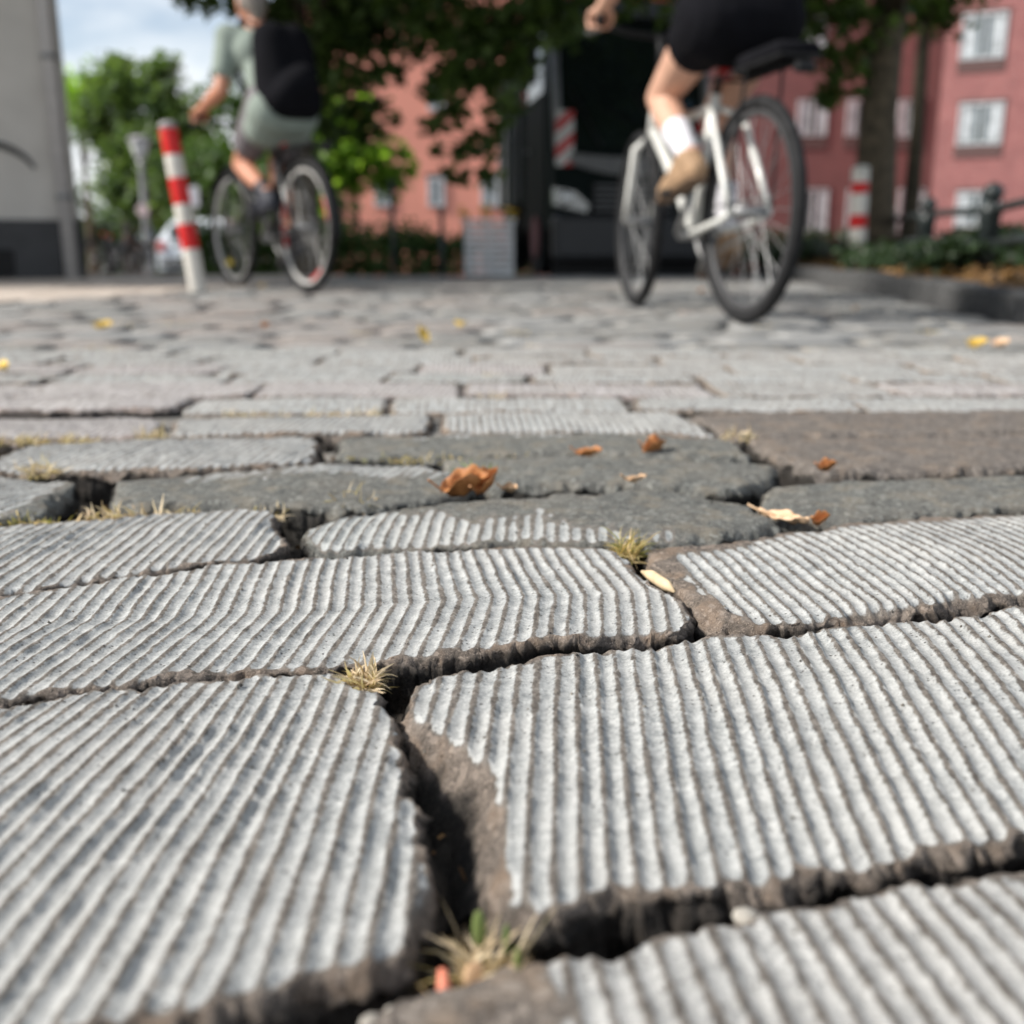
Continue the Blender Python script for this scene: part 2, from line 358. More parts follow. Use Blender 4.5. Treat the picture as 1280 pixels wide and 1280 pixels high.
def brickmat(name, a, b, mortar, sc=1.0):
    m, nt, p = newmat(name); g = nt.nodes.new('ShaderNodeTexCoord').outputs['Object']
    s = nt.nodes.new('ShaderNodeSeparateXYZ'); nt.links.new(g, s.inputs[0]); c = nt.nodes.new('ShaderNodeCombineXYZ')
    nt.links.new(math_n(nt, 'ADD', s.outputs['X'], s.outputs['Y']), c.inputs['X']); nt.links.new(s.outputs['Z'], c.inputs['Y'])
    br = nt.nodes.new('ShaderNodeTexBrick'); nt.links.new(c.outputs[0], br.inputs['Vector']); br.inputs['Scale'].default_value = 1.0
    br.inputs['Brick Width'].default_value = .25; br.inputs['Row Height'].default_value = .08; br.inputs['Mortar Size'].default_value = .008
    br.inputs['Color1'].default_value = (*a, 1); br.inputs['Color2'].default_value = (*b, 1); br.inputs['Mortar'].default_value = (*mortar, 1)
    f = noise_n(nt, g, 1.6, 8, .7)
    nt.links.new(mixc(nt, .40, br.outputs['Color'], ramp(nt, f, [(.3, tuple(x * .5 for x in a)), (.7, tuple(x * 1.15 for x in b))])), p.inputs['Base Color']); p.inputs['Roughness'].default_value = .9
    return m
M['brick'] = brickmat('red_brick', (.27, .085, .085), (.38, .14, .13), (.44, .31, .29))
M['brick_shaded'] = brickmat('shaded_red_brick', (.20, .075, .075), (.26, .10, .095), (.21, .14, .13))  # same brick as the nearer block, its weaker light painted into the colour
M['salmon'] = plain('salmon_render', (.76, .31, .23), .85, var=.06, scale=1.0)
M['roof'] = plain('roof_tile', (.30, .10, .06), .8)
M['win_frame'] = plain('white_window_frame', (.58, .59, .60), .4, var=.03)
M['win_glass'] = plain('window_glass', (.10, .13, .14), .05, var=.3, scale=2, spec=.8)
M['curtain'] = plain('pale_curtain', (.50, .53, .55), .8, var=.45, scale=3)
M['sill'] = plain('dark_brick_apron', (.13, .075, .07), .85, var=.2)
M['concrete'] = plain('pale_concrete', (.74, .74, .75), .8, var=.12, scale=9, bump=.3)
M['rail'] = plain('dark_green_iron', (.028, .036, .036), .45, var=.2)
M['car_white'] = plain('white_car_paint', (.72, .76, .80), .25, coat=.6, var=.03)
M['sign_white'] = plain('pale_sign', (.68, .66, .72), .5)
M['sign_pink'] = plain('pale_pink_disc', (.62, .48, .48), .5)
M['lamp_white'] = plain('lamp_globe', (.80, .80, .80), .35, var=.02)
M['petal'] = plain('yellow_petal', (.80, .50, .02), .7)
M['wood_chip'] = plain('pale_wood', (.62, .48, .30), .8, var=.25, scale=90)
M['coral_scrap'] = plain('coral_scrap', (.70, .22, .13), .6)
M['pebble'] = plain('pale_pebble', (.42, .39, .34), .9, var=.4, scale=90)

def leaves_mesh(name, pts, size, seed, up=.5, kite=True):
    r = np.random.RandomState(seed); P = np.asarray(pts, float); n = len(P)
    nrm = r.normal(size=(n, 3)); nrm[:, 2] = np.abs(nrm[:, 2]) + up; nrm /= np.linalg.norm(nrm, axis=1)[:, None]
    a = np.cross(nrm, r.normal(size=(n, 3))); a /= np.linalg.norm(a, axis=1)[:, None] + 1e-9; b = np.cross(nrm, a)
    s = size * r.uniform(.55, 1.25, (n, 1)); w = s * r.uniform(.35, .5, (n, 1)); dr = nrm * s * r.uniform(-.25, .1, (n, 1))
    V = np.stack([P - a * s * .5, P - a * s * .05 + b * w + dr * .5, P + a * s * .55 + dr, P - a * s * .05 - b * w + dr * .5], 1).reshape(-1, 3)
    return np_mesh(name, V, np.arange(n * 4).reshape(-1, 4), smooth=False)
# ------------------------------------------------------------------ ground, soil in the joints
def ground_sheet():
    ys = np.concatenate([np.arange(-3, 9.2, .4), np.array([9.2, 9.4, 10, 12, 16, 22, 30, 45, 70, 100, 130, 300, 900])])
    xs = np.concatenate([np.array([-900, -200, -60, -20]), np.arange(-9, 9.1, .6), np.array([20, 60, 200, 900])])
    X, Y = np.meshgrid(xs, ys); Z = np.vectorize(gz)(Y) - .055
    V = np.stack([X, Y, Z], -1).reshape(-1, 3); nx = len(xs); ny = len(ys)
    i, j = np.meshgrid(np.arange(nx - 1), np.arange(ny - 1)); a = (j * nx + i).ravel()
    return np_mesh('ground', V, np.stack([a, a + 1, a + nx + 1, a + nx], -1))
ground = tag(link('ground', ground_sheet(), M['soil']), kind='structure', label='dark soil showing in the joints between the paving stones')
# ------------------------------------------------------------------ the cobbled road
road = empty('cobbled_road'); tag(road, kind='structure', label='road paved with large milled stone setts')

def resample(P, n):
    P = np.array(P, float); d = np.r_[0, np.cumsum(np.hypot(*np.diff(P, axis=0).T))]; t = np.linspace(0, d[-1], n)
    # smooth cubic through the points
    if len(P) > 2:
        m = np.gradient(P, d, axis=0); k = np.clip(np.searchsorted(d, t, 'right') - 1, 0, len(P) - 2)
        h = (d[k + 1] - d[k])[:, None]; s = ((t - d[k])[:, None]) / h
        return (2 * s**3 - 3 * s**2 + 1) * P[k] + (s**3 - 2 * s**2 + s) * h * m[k] * .8 + (-2 * s**3 + 3 * s**2) * P[k + 1] + (s**3 - s**2) * h * m[k + 1] * .8
    return np.stack([np.interp(t, d, P[:, 0]), np.interp(t, d, P[:, 1])], -1)
STONES = 0
def stone(front, right, back, left, sp, mat, groove=None, cuts=(), bulge=.003, tilt=(0, 0), er=.006, seed=1, z0=0.0, name='paving_stone', corner=.05, rough=1.0, jit=1.0):
    """one sett: Coons patch between four edge lines, worn edges, milled channels, sides going down into the joint"""
    global STONES
    STONES += 1
    F0 = np.array(front, float); L0 = np.array(left, float); ln = lambda P: np.hypot(*np.diff(np.array(P, float), axis=0).T).sum()
    nu = int(max(8, (ln(front) + ln(back)) / 2 / sp)); nv = int(max(6, (ln(left) + ln(right)) / 2 / sp))
    u0 = np.linspace(0, 1, nu); v0 = np.linspace(0, 1, nv); Fr, Ba = resample(front, nu), resample(back, nu); Le, Ri = resample(left, nv), resample(right, nv)
    U, V = np.meshgrid(u0, v0)
    s = 2 * U - 1; t = 2 * V - 1; k = 1 - corner * (np.abs(s * t)) ** 9
    U2 = (s * k + 1) / 2; V2 = (t * k + 1) / 2
    def lk(P, q):
        f = q * (len(P) - 1); i = np.clip(np.floor(f).astype(int), 0, len(P) - 2); w = (f - i)[..., None]; return P[i] * (1 - w) + P[i + 1] * w
    c00, c10, c01, c11 = Fr[0], Fr[-1], Ba[0], Ba[-1]
    U3, V3 = U2[..., None], V2[..., None]
    XY = (1 - V3) * lk(Fr, U2) + V3 * lk(Ba, U2) + (1 - U3) * lk(Le, V2) + U3 * lk(Ri, V2) - ((1 - U3) * (1 - V3) * c00 + U3 * (1 - V3) * c10 + (1 - U3) * V3 * c01 + U3 * V3 * c11)
    X, Y = XY[..., 0], XY[..., 1]
    # wander of the outline, fading inwards
    W = ln(front); H = ln(left)
    dl, dr, df, db = U * W, (1 - U) * W, V * H, (1 - V) * H
    d = np.minimum(np.minimum(dl, dr), np.minimum(df, db))
    fade = np.exp(-d / .02) * jit
    X = X + fade * (fbm(X * 45, Y * 45, seed, 5, .66) * .0065); Y = Y + fade * (fbm(X * 45, Y * 45, seed + 50, 5, .66) * .0065)
    cx, cy = X.mean(), Y.mean()
    Z = z0 + tilt[0] * (X - cx) + tilt[1] * (Y - cy) + bulge * 16 * U * V * (1 - U) * (1 - V)
    Z = Z + fbm(X * 9, Y * 9, seed + 3, 3) * .004 * rough
    old = fbm(X * 120, Y * 120, seed + 9, 5, .62)
    mill = np.zeros_like(Z)
    if groove:
        pitch = groove.get('pitch', .0111); A = groove.get('depth', .0023)
        ang = groove.get('ang', 6); y0 = groove.get('y0', cy)
        yr = Y - y0 - groove.get('kslope', 0) * (X - cx)
        px = X - np.tan(R(ang)) * yr
        if 'ang2' in groove: px = np.where(yr > 0, px, X - np.tan(R(groove['ang2'])) * yr)
        if 'fan' in groove: px = px - groove['fan'] * yr * (cx - X)
        ph = px / pitch + groove.get('off', 0) + (fbm(X * 7, Y * 7, seed + 20, 2) * .22 + fbm(X * 60, Y * 25, seed + 21, 3) * .10) * groove.get('wob', 1.0)
        fl = np.floor(ph); fr = ph - fl
        sw = np.abs(2 * fr - 1); rw = .86 + .16 * fbm(X * 80, Y * 40, seed + 31, 3)
        dep = np.clip(1 - (sw / rw) ** 2, 0, 1) ** .85
        dep = dep * (.82 + .36 * _hash(fl, fl * 0, seed)) 
        mk = np.ones_like(Z)
        if 'mask' in groove: jt = (_hash(fl, fl * 0 + 3, seed) - .5) * .035; mk = groove['mask'](X, Y + jt, U, V)
        mk = mk * sstep(groove.get('e0', .0), groove.get('e1', .006), d + fbm(X * 70, Y * 70, seed + 40, 3) * .008)
        dep = dep * mk
        dep = dep * (.62 + .38 * sstep(-.28, .12, fbm(X * 13, Y * 13, seed + 45, 4, .6)))
        # chatter of the mill across the channels and chipped ridges
        ridge = 1 - sstep(0, .25, dep)
        Z = Z - A * dep - mk * ridge * np.clip(fbm(X * 130, Y * 130, seed + 61, 4, .6) + .10, 0, 1) * A * 1.0
        Z = Z + dep * fbm(X * 30, Y * 190, seed + 71, 3) * .0004
        mill = np.maximum(sstep(.10, .42, dep), .45 * mk)
    Z = Z + old * .0011 * rough * (1 - .75 * mill)
    el = er * np.clip(1 + 2.0 * fbm(X * 38, Y * 38, seed + 80, 3), .25, 2.6)
    q = np.clip(1 - d / el, 0, 1); Z = Z - el * (1 - np.sqrt(np.clip(1 - q * q, 0, 1))) * .9
    mill = mill * (1 - sstep(.45, .8, q))
    for cut in cuts:
        h = None
        for (nx_, ny_, c_, sl) in (cut if isinstance(cut, list) else [cut]):
            hh = z0 + sl * (nx_ * X + ny_ * Y - c_); h = hh if h is None else np.maximum(h, hh)
        h = h + fbm(X * 60, Y * 60, seed + 90, 5, .6) * .006
        mill = mill * (1 - sstep(0, .002, Z - h)); kk = .003
        w = np.clip(.5 + .5 * (h - Z) / kk, 0, 1); Z = h * (1 - w) + Z * w - kk * w * (1 - w)
    top = np.stack([X, Y, Z], -1)
    idx = np.arange(nu * nv).reshape(nv, nu)
    ring = np.r_[idx[0, :], idx[1:, -1], idx[-1, -2::-1], idx[-2:0:-1, 0]]
    Rg = top.reshape(-1, 3)[ring]; tn = np.roll(Rg, -2, 0) - np.roll(Rg, 2, 0); nr = np.stack([tn[:, 1], -tn[:, 0]], -1); nr /= np.linalg.norm(nr, axis=1)[:, None] + 1e-9
    V_all = [top.reshape(-1, 3)]; Fc = []
    a = idx[:-1, :-1].ravel(); Fc.append(np.stack([a, a + 1, a + nu + 1, a + nu], -1))
    prev = ring; base = nu * nv; m = len(ring)
    for dz, off in ((.005, .0012), (.011, .0018), (.019, .0022), (.029, .0015), (.045, -.001), (.09, -.006)):
        P = Rg.copy(); wob = fbm(Rg[:, 0] * 70 + dz * 900, Rg[:, 1] * 70 - dz * 700, seed + 99, 4, .65) * .007
        P[:, :2] += nr * (off + wob)[:, None]; P[:, 2] = np.minimum(Rg[:, 2] - dz * .35, z0 - dz)
        V_all.append(P); cur = base + np.arange(m); Fc.append(np.stack([prev, cur, np.roll(cur, -1), np.roll(prev, -1)], -1)); prev = cur; base += m
    Va = np.concatenate(V_all); Va[:, 0] -= cx; Va[:, 1] -= cy
    me = np_mesh(name, Va, np.concatenate(Fc))
    at = me.attributes.new('milled', 'FLOAT', 'POINT'); arr = np.zeros(len(Va), np.float32); arr[:nu * nv] = mill.ravel(); at.data.foreach_set('value', arr)
    at = me.attributes.new('soil_shade', 'FLOAT', 'POINT'); arr = np.zeros(len(Va), np.float32); arr[:nu * nv] = sstep(.011, .022, z0 - Z.ravel() + .008 * fbm(X.ravel() * 90, Y.ravel() * 90, seed + 5, 3)); arr[nu * nv + m:] = 1.0; arr[nu * nv:nu * nv + m] = .7; at.data.foreach_set('value', arr)
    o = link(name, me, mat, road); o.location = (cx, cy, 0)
    return o
def near_soil():
    xs = np.arange(-.8, .95, .006); ys = np.arange(.06, 1.56, .006); X, Y = np.meshgrid(xs, ys); Z = -.042 + fbm(X * 25, Y * 25, 8, 5, .6) * .022
    V = np.stack([X, Y, Z], -1).reshape(-1, 3); nx = len(xs); i, j = np.meshgrid(np.arange(nx - 1), np.arange(len(ys) - 1)); a = (j * nx + i).ravel()
    return np_mesh('joint_soil', V, np.stack([a, a + 1, a + nx + 1, a + nx], -1))
tag(link('joint_soil', near_soil(), M['soil']), kind='structure', label='crumbly dark soil deep in the nearest joints')
qq = np.random.RandomState(21); nn = 5200; px_, py_ = qq.uniform(-.75, .9, nn), qq.uniform(.1, 1.5, nn)
tag(link('joint_litter', leaves_mesh('joint_litter', np.stack([px_, py_, -.036 + fbm(px_ * 25, py_ * 25, 8, 5, .6) * .022 + qq.uniform(0, .006, nn)], -1), .008, 5, .8), M['litter']), 'brown crumbs and plant litter down in the joints', 'litter', None, 'stuff')
# --- the setts nearest the camera, one by one
rnd = random.Random(7)
stone([(-.07, .10), (.13, .15), (.36, .20)], [(.36, .20), (.33, .41)], [(-.055, .275), (-.032, .292), (.0, .304), (.023, .311), (.062, .324), (.109, .338), (.16, .352), (.208, .366), (.33, .41)], [(-.07, .10), (-.062, .19), (-.055, .275)],
      .0014, M['stone_warm'], dict(ang=-6, off=.3, mask=lambda X, Y, U, V: sstep(.004, .022, X + .10 * (Y - .30) + .006 * fbm(X * 50, Y * 50, 5)), y0=.3), seed=11, er=.007, bulge=.002)
stone([(.003, .328), (.049, .345), (.097, .353), (.131, .361), (.167, .372), (.217, .387), (.42, .44)], [(.42, .44), (.45, .57), (.47, .69)], [(-.055, .548), (-.038, .560), (.029, .583), (.118, .612), (.189, .630), (.356, .674), (.47, .69)], [(.003, .328), (-.012, .348), (-.027, .381), (-.041, .427), (-.055, .484), (-.055, .548)],
      .0013, M['stone'], dict(ang=5.5, fan=-.28, off=.1, depth=.0029, y0=.45), cuts=[[(.78, .625, .272, 1.5), (1.0, .05, .0165, 1.6)], (.32, 1.0, .340, 1.4)], seed=23, er=.007, bulge=.003)
stone([(-.50, .17), (-.139, .270), (-.091, .286), (-.053, .301), (-.031, .315)], [(-.031, .315), (-.030, .348), (-.038, .387), (-.050, .435), (-.058, .484), (-.076, .528), (-.113, .559)], [(-.50, .42), (-.278, .513), (-.242, .530), (-.188, .545), (-.113, .559)], [(-.50, .17), (-.5, .42)],
      .0014, M['stone'], dict(ang=9, fan=.75, off=.6, depth=.0029, y0=.40, wob=1.3), seed=37, er=.006, bulge=.003, cuts=[(-.35, 1.0, .302, 1.6)])
stone([(-.57, .42), (-.283, .523), (-.191, .554), (-.11, .569), (-.058, .582), (.03, .609), (.123, .630)], [(.123, .630), (.120, .666), (.098, .737), (.089, .812)], [(-.62, .585), (-.365, .691), (-.282, .742), (-.155, .785), (-.026, .808), (.089, .812)], [(-.57, .42), (-.62, .585)],
      .0014, M['stone'], dict(ang=-5, ang2=9, kslope=.17, y0=.642, off=.2, depth=.0023, fan=.25), seed=41, er=.005, bulge=.002, tilt=(0, .012), cuts=[(-.62, .785, .405, .9)])
stone([(.127, .637), (.167, .630), (.224, .645), (.315, .683), (.369, .70), (.62, .76)], [(.62, .76), (.66, .955)], [(.106, .808), (.177, .838), (.256, .878), (.481, .929), (.66, .955)], [(.127, .637), (.116, .718), (.106, .808)],
      .0015, M['stone'], dict(ang=-6.5, off=.4, depth=.0023, mask=lambda X, Y, U, V: sstep(.0, .012, X - .125 + .008 * fbm(X * 60, Y * 60, 9) - .35 * (.72 - Y) * (Y < .72)) * (1 - sstep(.84, .99, V + .08 * (X < .2)))), cuts=[(.75, .66, .530, 1.0)], seed=53, er=.010, bulge=.006)
stone([(-.62, .60), (-.369, .703), (-.284, .753), (-.183, .798)], [(-.183, .798), (-.202, .861), (-.225, .935)], [(-.66, .82), (-.46, .885), (-.33, .926), (-.225, .935)], [(-.62, .60), (-.66, .82)],
      .0018, M['stone'], dict(ang=1, off=.4, depth=.0029), seed=61, er=.007, bulge=.003, tilt=(0, .01))
stone([(-.158, .806), (-.027, .821), (.141, .828), (.248, .888)], [(.248, .888), (.223, .956), (.160, 1.020)], [(-.155, .905), (.0, .982), (.160, 1.020)], [(-.158, .806), (-.180, .870), (-.155, .905)],
      .0019, M['stone_grey'], dict(ang=3, off=.2, depth=.0026, mask=lambda X, Y, U, V: 1 - sstep(.0, .05, (Y - .865) + .26 * (X + .05) + .05 * fbm(X * 30, Y * 30, 4))), seed=71, er=.010, bulge=.005, z0=.002)
stone([(.258, .893), (.484, .945), (.72, .975)], [(.72, .975), (.74, 1.13)], [(.272, 1.045), (.567, 1.09), (.74, 1.13)], [(.258, .893), (.242, .956), (.272, 1.045)], .0022, M['stone_grey'], None, seed=73, er=.010, bulge=.004)
stone([(-.72, .84), (-.467, .907), (-.432, .931)], [(-.432, .931), (-.450, .978), (-.460, 1.060)], [(-.75, 1.04), (-.567, 1.09), (-.460, 1.060)], [(-.72, .84), (-.75, 1.04)], .0022, M['stone_grey'],
      dict(ang=14, mask=lambda X, Y, U, V: sstep(-.01, .02, -.47 - X)), seed=79, er=.012, bulge=.006)
stone([(-.385, .948), (-.227, .955), (-.165, .945), (-.052, 1.0)], [(-.052, 1.0), (-.040, 1.06), (-.100, 1.155)], [(-.424, 1.065), (-.324, 1.116), (-.18, 1.158), (-.100, 1.155)], [(-.385, .948), (-.424, 1.065)], .0022, M['stone_grey'],
      dict(ang=12, depth=.0026, mask=lambda X, Y, U, V: sstep(.0, .03, Y - 1.055 - .10 * (X + .3) + .05 * fbm(X * 20, Y * 20, 4)) * sstep(-.36, -.33, X)), seed=83, er=.010, bulge=.004)
stone([(-.025, 1.05), (.15, 1.045), (.226, 1.022)], [(.226, 1.022), (.275, 1.08), (.310, 1.15)], [(-.085, 1.185), (.1, 1.20), (.310, 1.15)], [(-.025, 1.05), (-.085, 1.185)], .0024, M['stone_grey'], None, seed=89, er=.011, bulge=.005)
stone([(-.212, 1.195), (-.08, 1.203), (.1, 1.216), (.285, 1.185)], [(.285, 1.185), (.285, 1.30)], [(-.225, 1.34), (0, 1.355), (.2, 1.345), (.285, 1.30)], [(-.212, 1.195), (-.225, 1.34)], .0024, M['stone_grey'],
      dict(ang=0, mask=lambda X, Y, U, V: sstep(.0, .01, Y - 1.318) * (1 - sstep(.10, .13, np.abs(X + .01)))), seed=97, er=.010, bulge=.004)
stone([(-.60, 1.11), (-.333, 1.135), (-.232, 1.18)], [(-.232, 1.18), (-.255, 1.325)], [(-.62, 1.285), (-.411, 1.325), (-.255, 1.325)], [(-.60, 1.11), (-.62, 1.285)], .0022, M['stone'], dict(ang=8), seed=101, er=.010, bulge=.005)
stone([(.335, 1.11), (.577, 1.135), (.85, 1.18)], [(.85, 1.18), (.88, 1.36)], [(.300, 1.31), (.55, 1.335), (.88, 1.36)], [(.335, 1.11), (.325, 1.2), (.300, 1.31)], .0026, M['stone_brown'], None, seed=103, er=.011, bulge=.004)
stone([(.296, 1.33), (.55, 1.352), (.89, 1.378)], [(.89, 1.378), (.92, 1.56)], [(.258, 1.53), (.55, 1.55), (.92, 1.56)], [(.296, 1.33), (.258, 1.53)], .0026, M['stone_brown'], None, seed=107, er=.011, bulge=.004)
stone([(-.459, 1.345), (-.112, 1.37)], [(-.112, 1.37), (-.121, 1.525)], [(-.492, 1.495), (-.121, 1.525)], [(-.459, 1.345), (-.492, 1.495)], .0024, M['stone'], dict(ang=5), seed=109, er=.010, bulge=.004)
stone([(-.092, 1.372), (.20, 1.365), (.280, 1.345)], [(.280, 1.345), (.240, 1.54)], [(-.103, 1.53), (.240, 1.54)], [(-.092, 1.372), (-.103, 1.53)], .0024, M['stone'], dict(ang=-3), seed=113, er=.010, bulge=.004)
stone([(-.87, 1.31), (-.478, 1.345)], [(-.478, 1.345), (-.512, 1.49)], [(-.90, 1.47), (-.512, 1.49)], [(-.87, 1.31), (-.478 - .392, 1.33), (-.90, 1.47)], .0026, M['stone_pink'], dict(ang=9), seed=127, er=.009, bulge=.004)
# --- setts to either side and under the photographer
def quad(x0, x1, yf, yb, sl, seed, mat, groove=True, sp=.0035, g=.010, **kw):
    f = lambda x, y: (x, y + sl * x)
    stone([f(x0 + g, yf + g), f(x1 - g, yf + g)], [f(x1 - g, yf + g), f(x1 - g + rnd.uniform(-.02, .02), yb)], [f(x0 + g, yb), f(x1 - g + .0, yb)], [f(x0 + g, yf + g), f(x0 + g, yb)], sp, mat,
          dict(ang=rnd.uniform(-8, 10), off=rnd.random()) if groove else None, seed=seed, bulge=.004, **kw)
mats_near = [M['stone'], M['stone_warm'], M['stone_grey'], M['stone'], M['stone_pink']]
sd = 200
for (x1, yf, yb, sl) in ((-.52, .33, .58, .25), (-.64, .62, .81, .25), (-.68, .82, .985, .25), (-.77, 1.03, 1.23, .2), (-.64, 1.20, 1.36, .1), (-.92, 1.35, 1.50, .05)):
    x = x1
    while x > -1.9:
        w = rnd.uniform(.28, .42); sd += 1; quad(x - w, x, yf, yb, sl, sd, rnd.choice(mats_near)); x -= w
for (x0, yf, yb, sl) in ((.35, .09, .31, .22), (.45, .34, .575, .25), (.64, .60, .795, .25), (.74, .80, .955, .22), (.88, 1.04, 1.21, .15), (.92, 1.24, 1.42, .14)):
    x = x0
    while x < 1.75:
        w = rnd.uniform(.28, .42); sd += 1; quad(x, x + w, yf, yb, sl, sd, rnd.choice(mats_near)); x += w
x = -.09
while x > -1.4:
    w = rnd.uniform(.28, .4); sd += 1; quad(x - w, x, .10, .288, .27, sd, rnd.choice(mats_near)); x -= w
for (yf, yb) in ((-.14, .065), (-.36, -.15), (-.58, -.37)):
    x = -1.2 + rnd.uniform(0, .2)
    while x < 1.3:
        w = rnd.uniform(.28, .4); sd += 1; quad(x, x + w, yf, yb, .25, sd, rnd.choice(mats_near), sp=.005); x += w
# --- middle distance: still milled, coarser
y = 1.555; row = 0
LEFT_EDGE = lambda y: -6.0 if y < 4.3 else (-2.3 - (y - 4.62) * -.30 if y < 6.6 else -1.62 + (y - 6.5) * .06)
RIGHT_EDGE = lambda y: float(np.interp(y, [1.5, 3.5, 4.14, 5.22, 6.5, 7.74, 9.6], [1.62, 1.70, 1.76, 1.93, 2.05, 2.15, 2.28])) - .01
while y < 2.45:
    dep = rnd.uniform(.145, .185); x = -1.5 + rnd.uniform(0, .3)
    while x < 1.45:
        w = rnd.uniform(.26, .44); sd += 1
        mt = rnd.choices([M['stone'], M['stone_pink'], M['stone_grey'], M['stone_warm'], M['stone_brown']], [4, 3 if x < 0 else .5, .8, 2.5, .0])[0]
        f = (rnd.uniform(-.012, .012))
        gr = dict(ang=rnd.uniform(-8, 8), off=rnd.random()) 
        stone([(x + .003, y), (x + w - .004, y)], [(x + w - .004, y), (x + w - .004 + f, y + dep - .007)], [(x + .003 + f, y + dep - .007), (x + w - .004 + f, y + dep - .007)], [(x + .003, y), (x + .003 + f, y + dep - .007)],
              .004, mt, gr, seed=sd, er=rnd.uniform(.006, .010), bulge=rnd.uniform(.002, .005), z0=rnd.uniform(-.002, .003), corner=.08, tilt=(rnd.uniform(-.01, .01), rnd.uniform(-.015, .02)))
        x += w
    y += dep
Y_FAR = y
# --- the rest of the road: a few shared rounded blocks scaled to each place
def block_mesh(k):
    q = random.Random(900 + k); nu, nv = 8, 6; V = []; F = []
    for j in range(nv):
        for i in range(nu):
            u = i / (nu - 1); v = j / (nv - 1); s, t = 2 * u - 1, 2 * v - 1
            e = max(abs(s), abs(t)) ; c = 1 - .07 * abs(s * t) ** 5
            z = -.0 - .16 * max(0, (abs(s) - .72) / .28) ** 2 - .16 * max(0, (abs(t) - .62) / .38) ** 2 + q.uniform(-.02, .02)
            V.append((s * c * .5 + q.uniform(-.012, .012), t * c * .5 + q.uniform(-.015, .015), z * .06))
    idx = lambda i, j: j * nu + i
    for j in range(nv - 1):
        for i in range(nu - 1): F.append((idx(i, j), idx(i + 1, j), idx(i + 1, j + 1), idx(i, j + 1)))
    ring = [idx(i, 0) for i in range(nu)] + [idx(nu - 1, j) for j in range(1, nv)] + [idx(i, nv - 1) for i in range(nu - 2, -1, -1)] + [idx(0, j) for j in range(nv - 2, 0, -1)]
    b = len(V); V += [(V[i][0] * 1.0, V[i][1] * 1.0, -.07) for i in ring]; m = len(ring)
    F += [(ring[i], b + i, b + (i + 1) % m, ring[(i + 1) % m]) for i in range(m)]
    return V, F
blocks = [block_mesh(k) for k in range(10)]
bm_a = []; bm_b = []
for k, (V, F) in enumerate(blocks):
    for lst, mt in ((bm_a, M['stone_far']), (bm_b, M['stone_far_warm'])):
        me = bpy.data.meshes.new('paving_stone'); me.from_pydata(V, [], F); me.update(); me.polygons.foreach_set('use_smooth', np.full(len(me.polygons), True)); me.materials.append(mt); lst.append(me)
rest = {0: ([], []), 1: ([], [])}; placed = 0
def put_block(x, y, w, d, warm):
    global placed
    k = rnd.randrange(10); z = rnd.uniform(-.004, .004) + gz(y); rz = rnd.uniform(-.03, .03)
    vis = abs(x) < .55 * y + .3
    if placed < 250 and vis:
        o = link('paving_stone', (bm_b if warm else bm_a)[k], None, road); o.location = (x, y, z); o.scale = (w, d, 1); o.rotation_euler = (rnd.uniform(-.012, .012), rnd.uniform(-.01, .01), rz); placed += 1
    else:
        V, F = blocks[k]; vv, ff = rest[1 if warm else 0]; b = len(vv); cs, sn = math.cos(rz), math.sin(rz)
        vv += [(x + p[0] * w * cs - p[1] * d * sn, y + p[0] * w * sn + p[1] * d * cs, z + p[2]) for p in V]; ff += [tuple(i + b for i in f) for f in F]
while y < 10.6:
    dep = rnd.uniform(.15, .19); xl = LEFT_EDGE(y + .1); xr = RIGHT_EDGE(y + .1); x = max(xl, -.62 * y - 1.2) + rnd.uniform(-.1, 0)
    while x < xr - .08:
        w = min(rnd.uniform(.24, .42), xr - x); put_block(x + w / 2, y + dep / 2, w - .008, dep - .008, (x < -.3 and rnd.random() < .5) or rnd.random() < .12); x += w
    y += dep
yy = 1.555
while yy < Y_FAR - .05:          # outer ends of the middle rows
    for sgn in (-1, 1):
        x = 1.5
        while x < (1.62 if sgn > 0 else 2.6):
            w = .33; put_block(sgn * (x + w / 2) if sgn < 0 else 1.55 + .06, yy + .08, w - .015 if sgn < 0 else .1, .15, False); x += w
    yy += .165
for kk, (vv, ff) in rest.items():
    if ff: tag(link('paving_stones_beyond', np_mesh('paving_stones_beyond', np.array(vv), np.array(ff)) if all(len(f) == 4 for f in ff) else None, M['stone_far_warm'] if kk else M['stone_far'], road), kind='stuff')

def sand_sheet():
    ys = np.concatenate([np.array([1.34, 1.37]), np.arange(1.6, 9.3, .4), np.array([9.2, 9.6, 10.6])]); ys.sort(); xs = np.linspace(-7, 2.2, 20); X, Y = np.meshgrid(xs, ys)
    Z = np.vectorize(gz)(Y) - np.where(Y < 1.35, .05, .013); V = np.stack([X, Y, Z], -1).reshape(-1, 3); nx = len(xs); i, j = np.meshgrid(np.arange(nx - 1), np.arange(len(ys) - 1)); a = (j * nx + i).ravel()
    return np_mesh('joint_sand', V, np.stack([a, a + 1, a + nx + 1, a + nx], -1))
M['sand'] = plain('joint_sand', (.18, .17, .155), .95, var=.5, scale=30, bump=.5)
tag(link('joint_sand', sand_sheet(), M['sand']), kind='structure', label='dusty grey sand filling the joints further down the road')
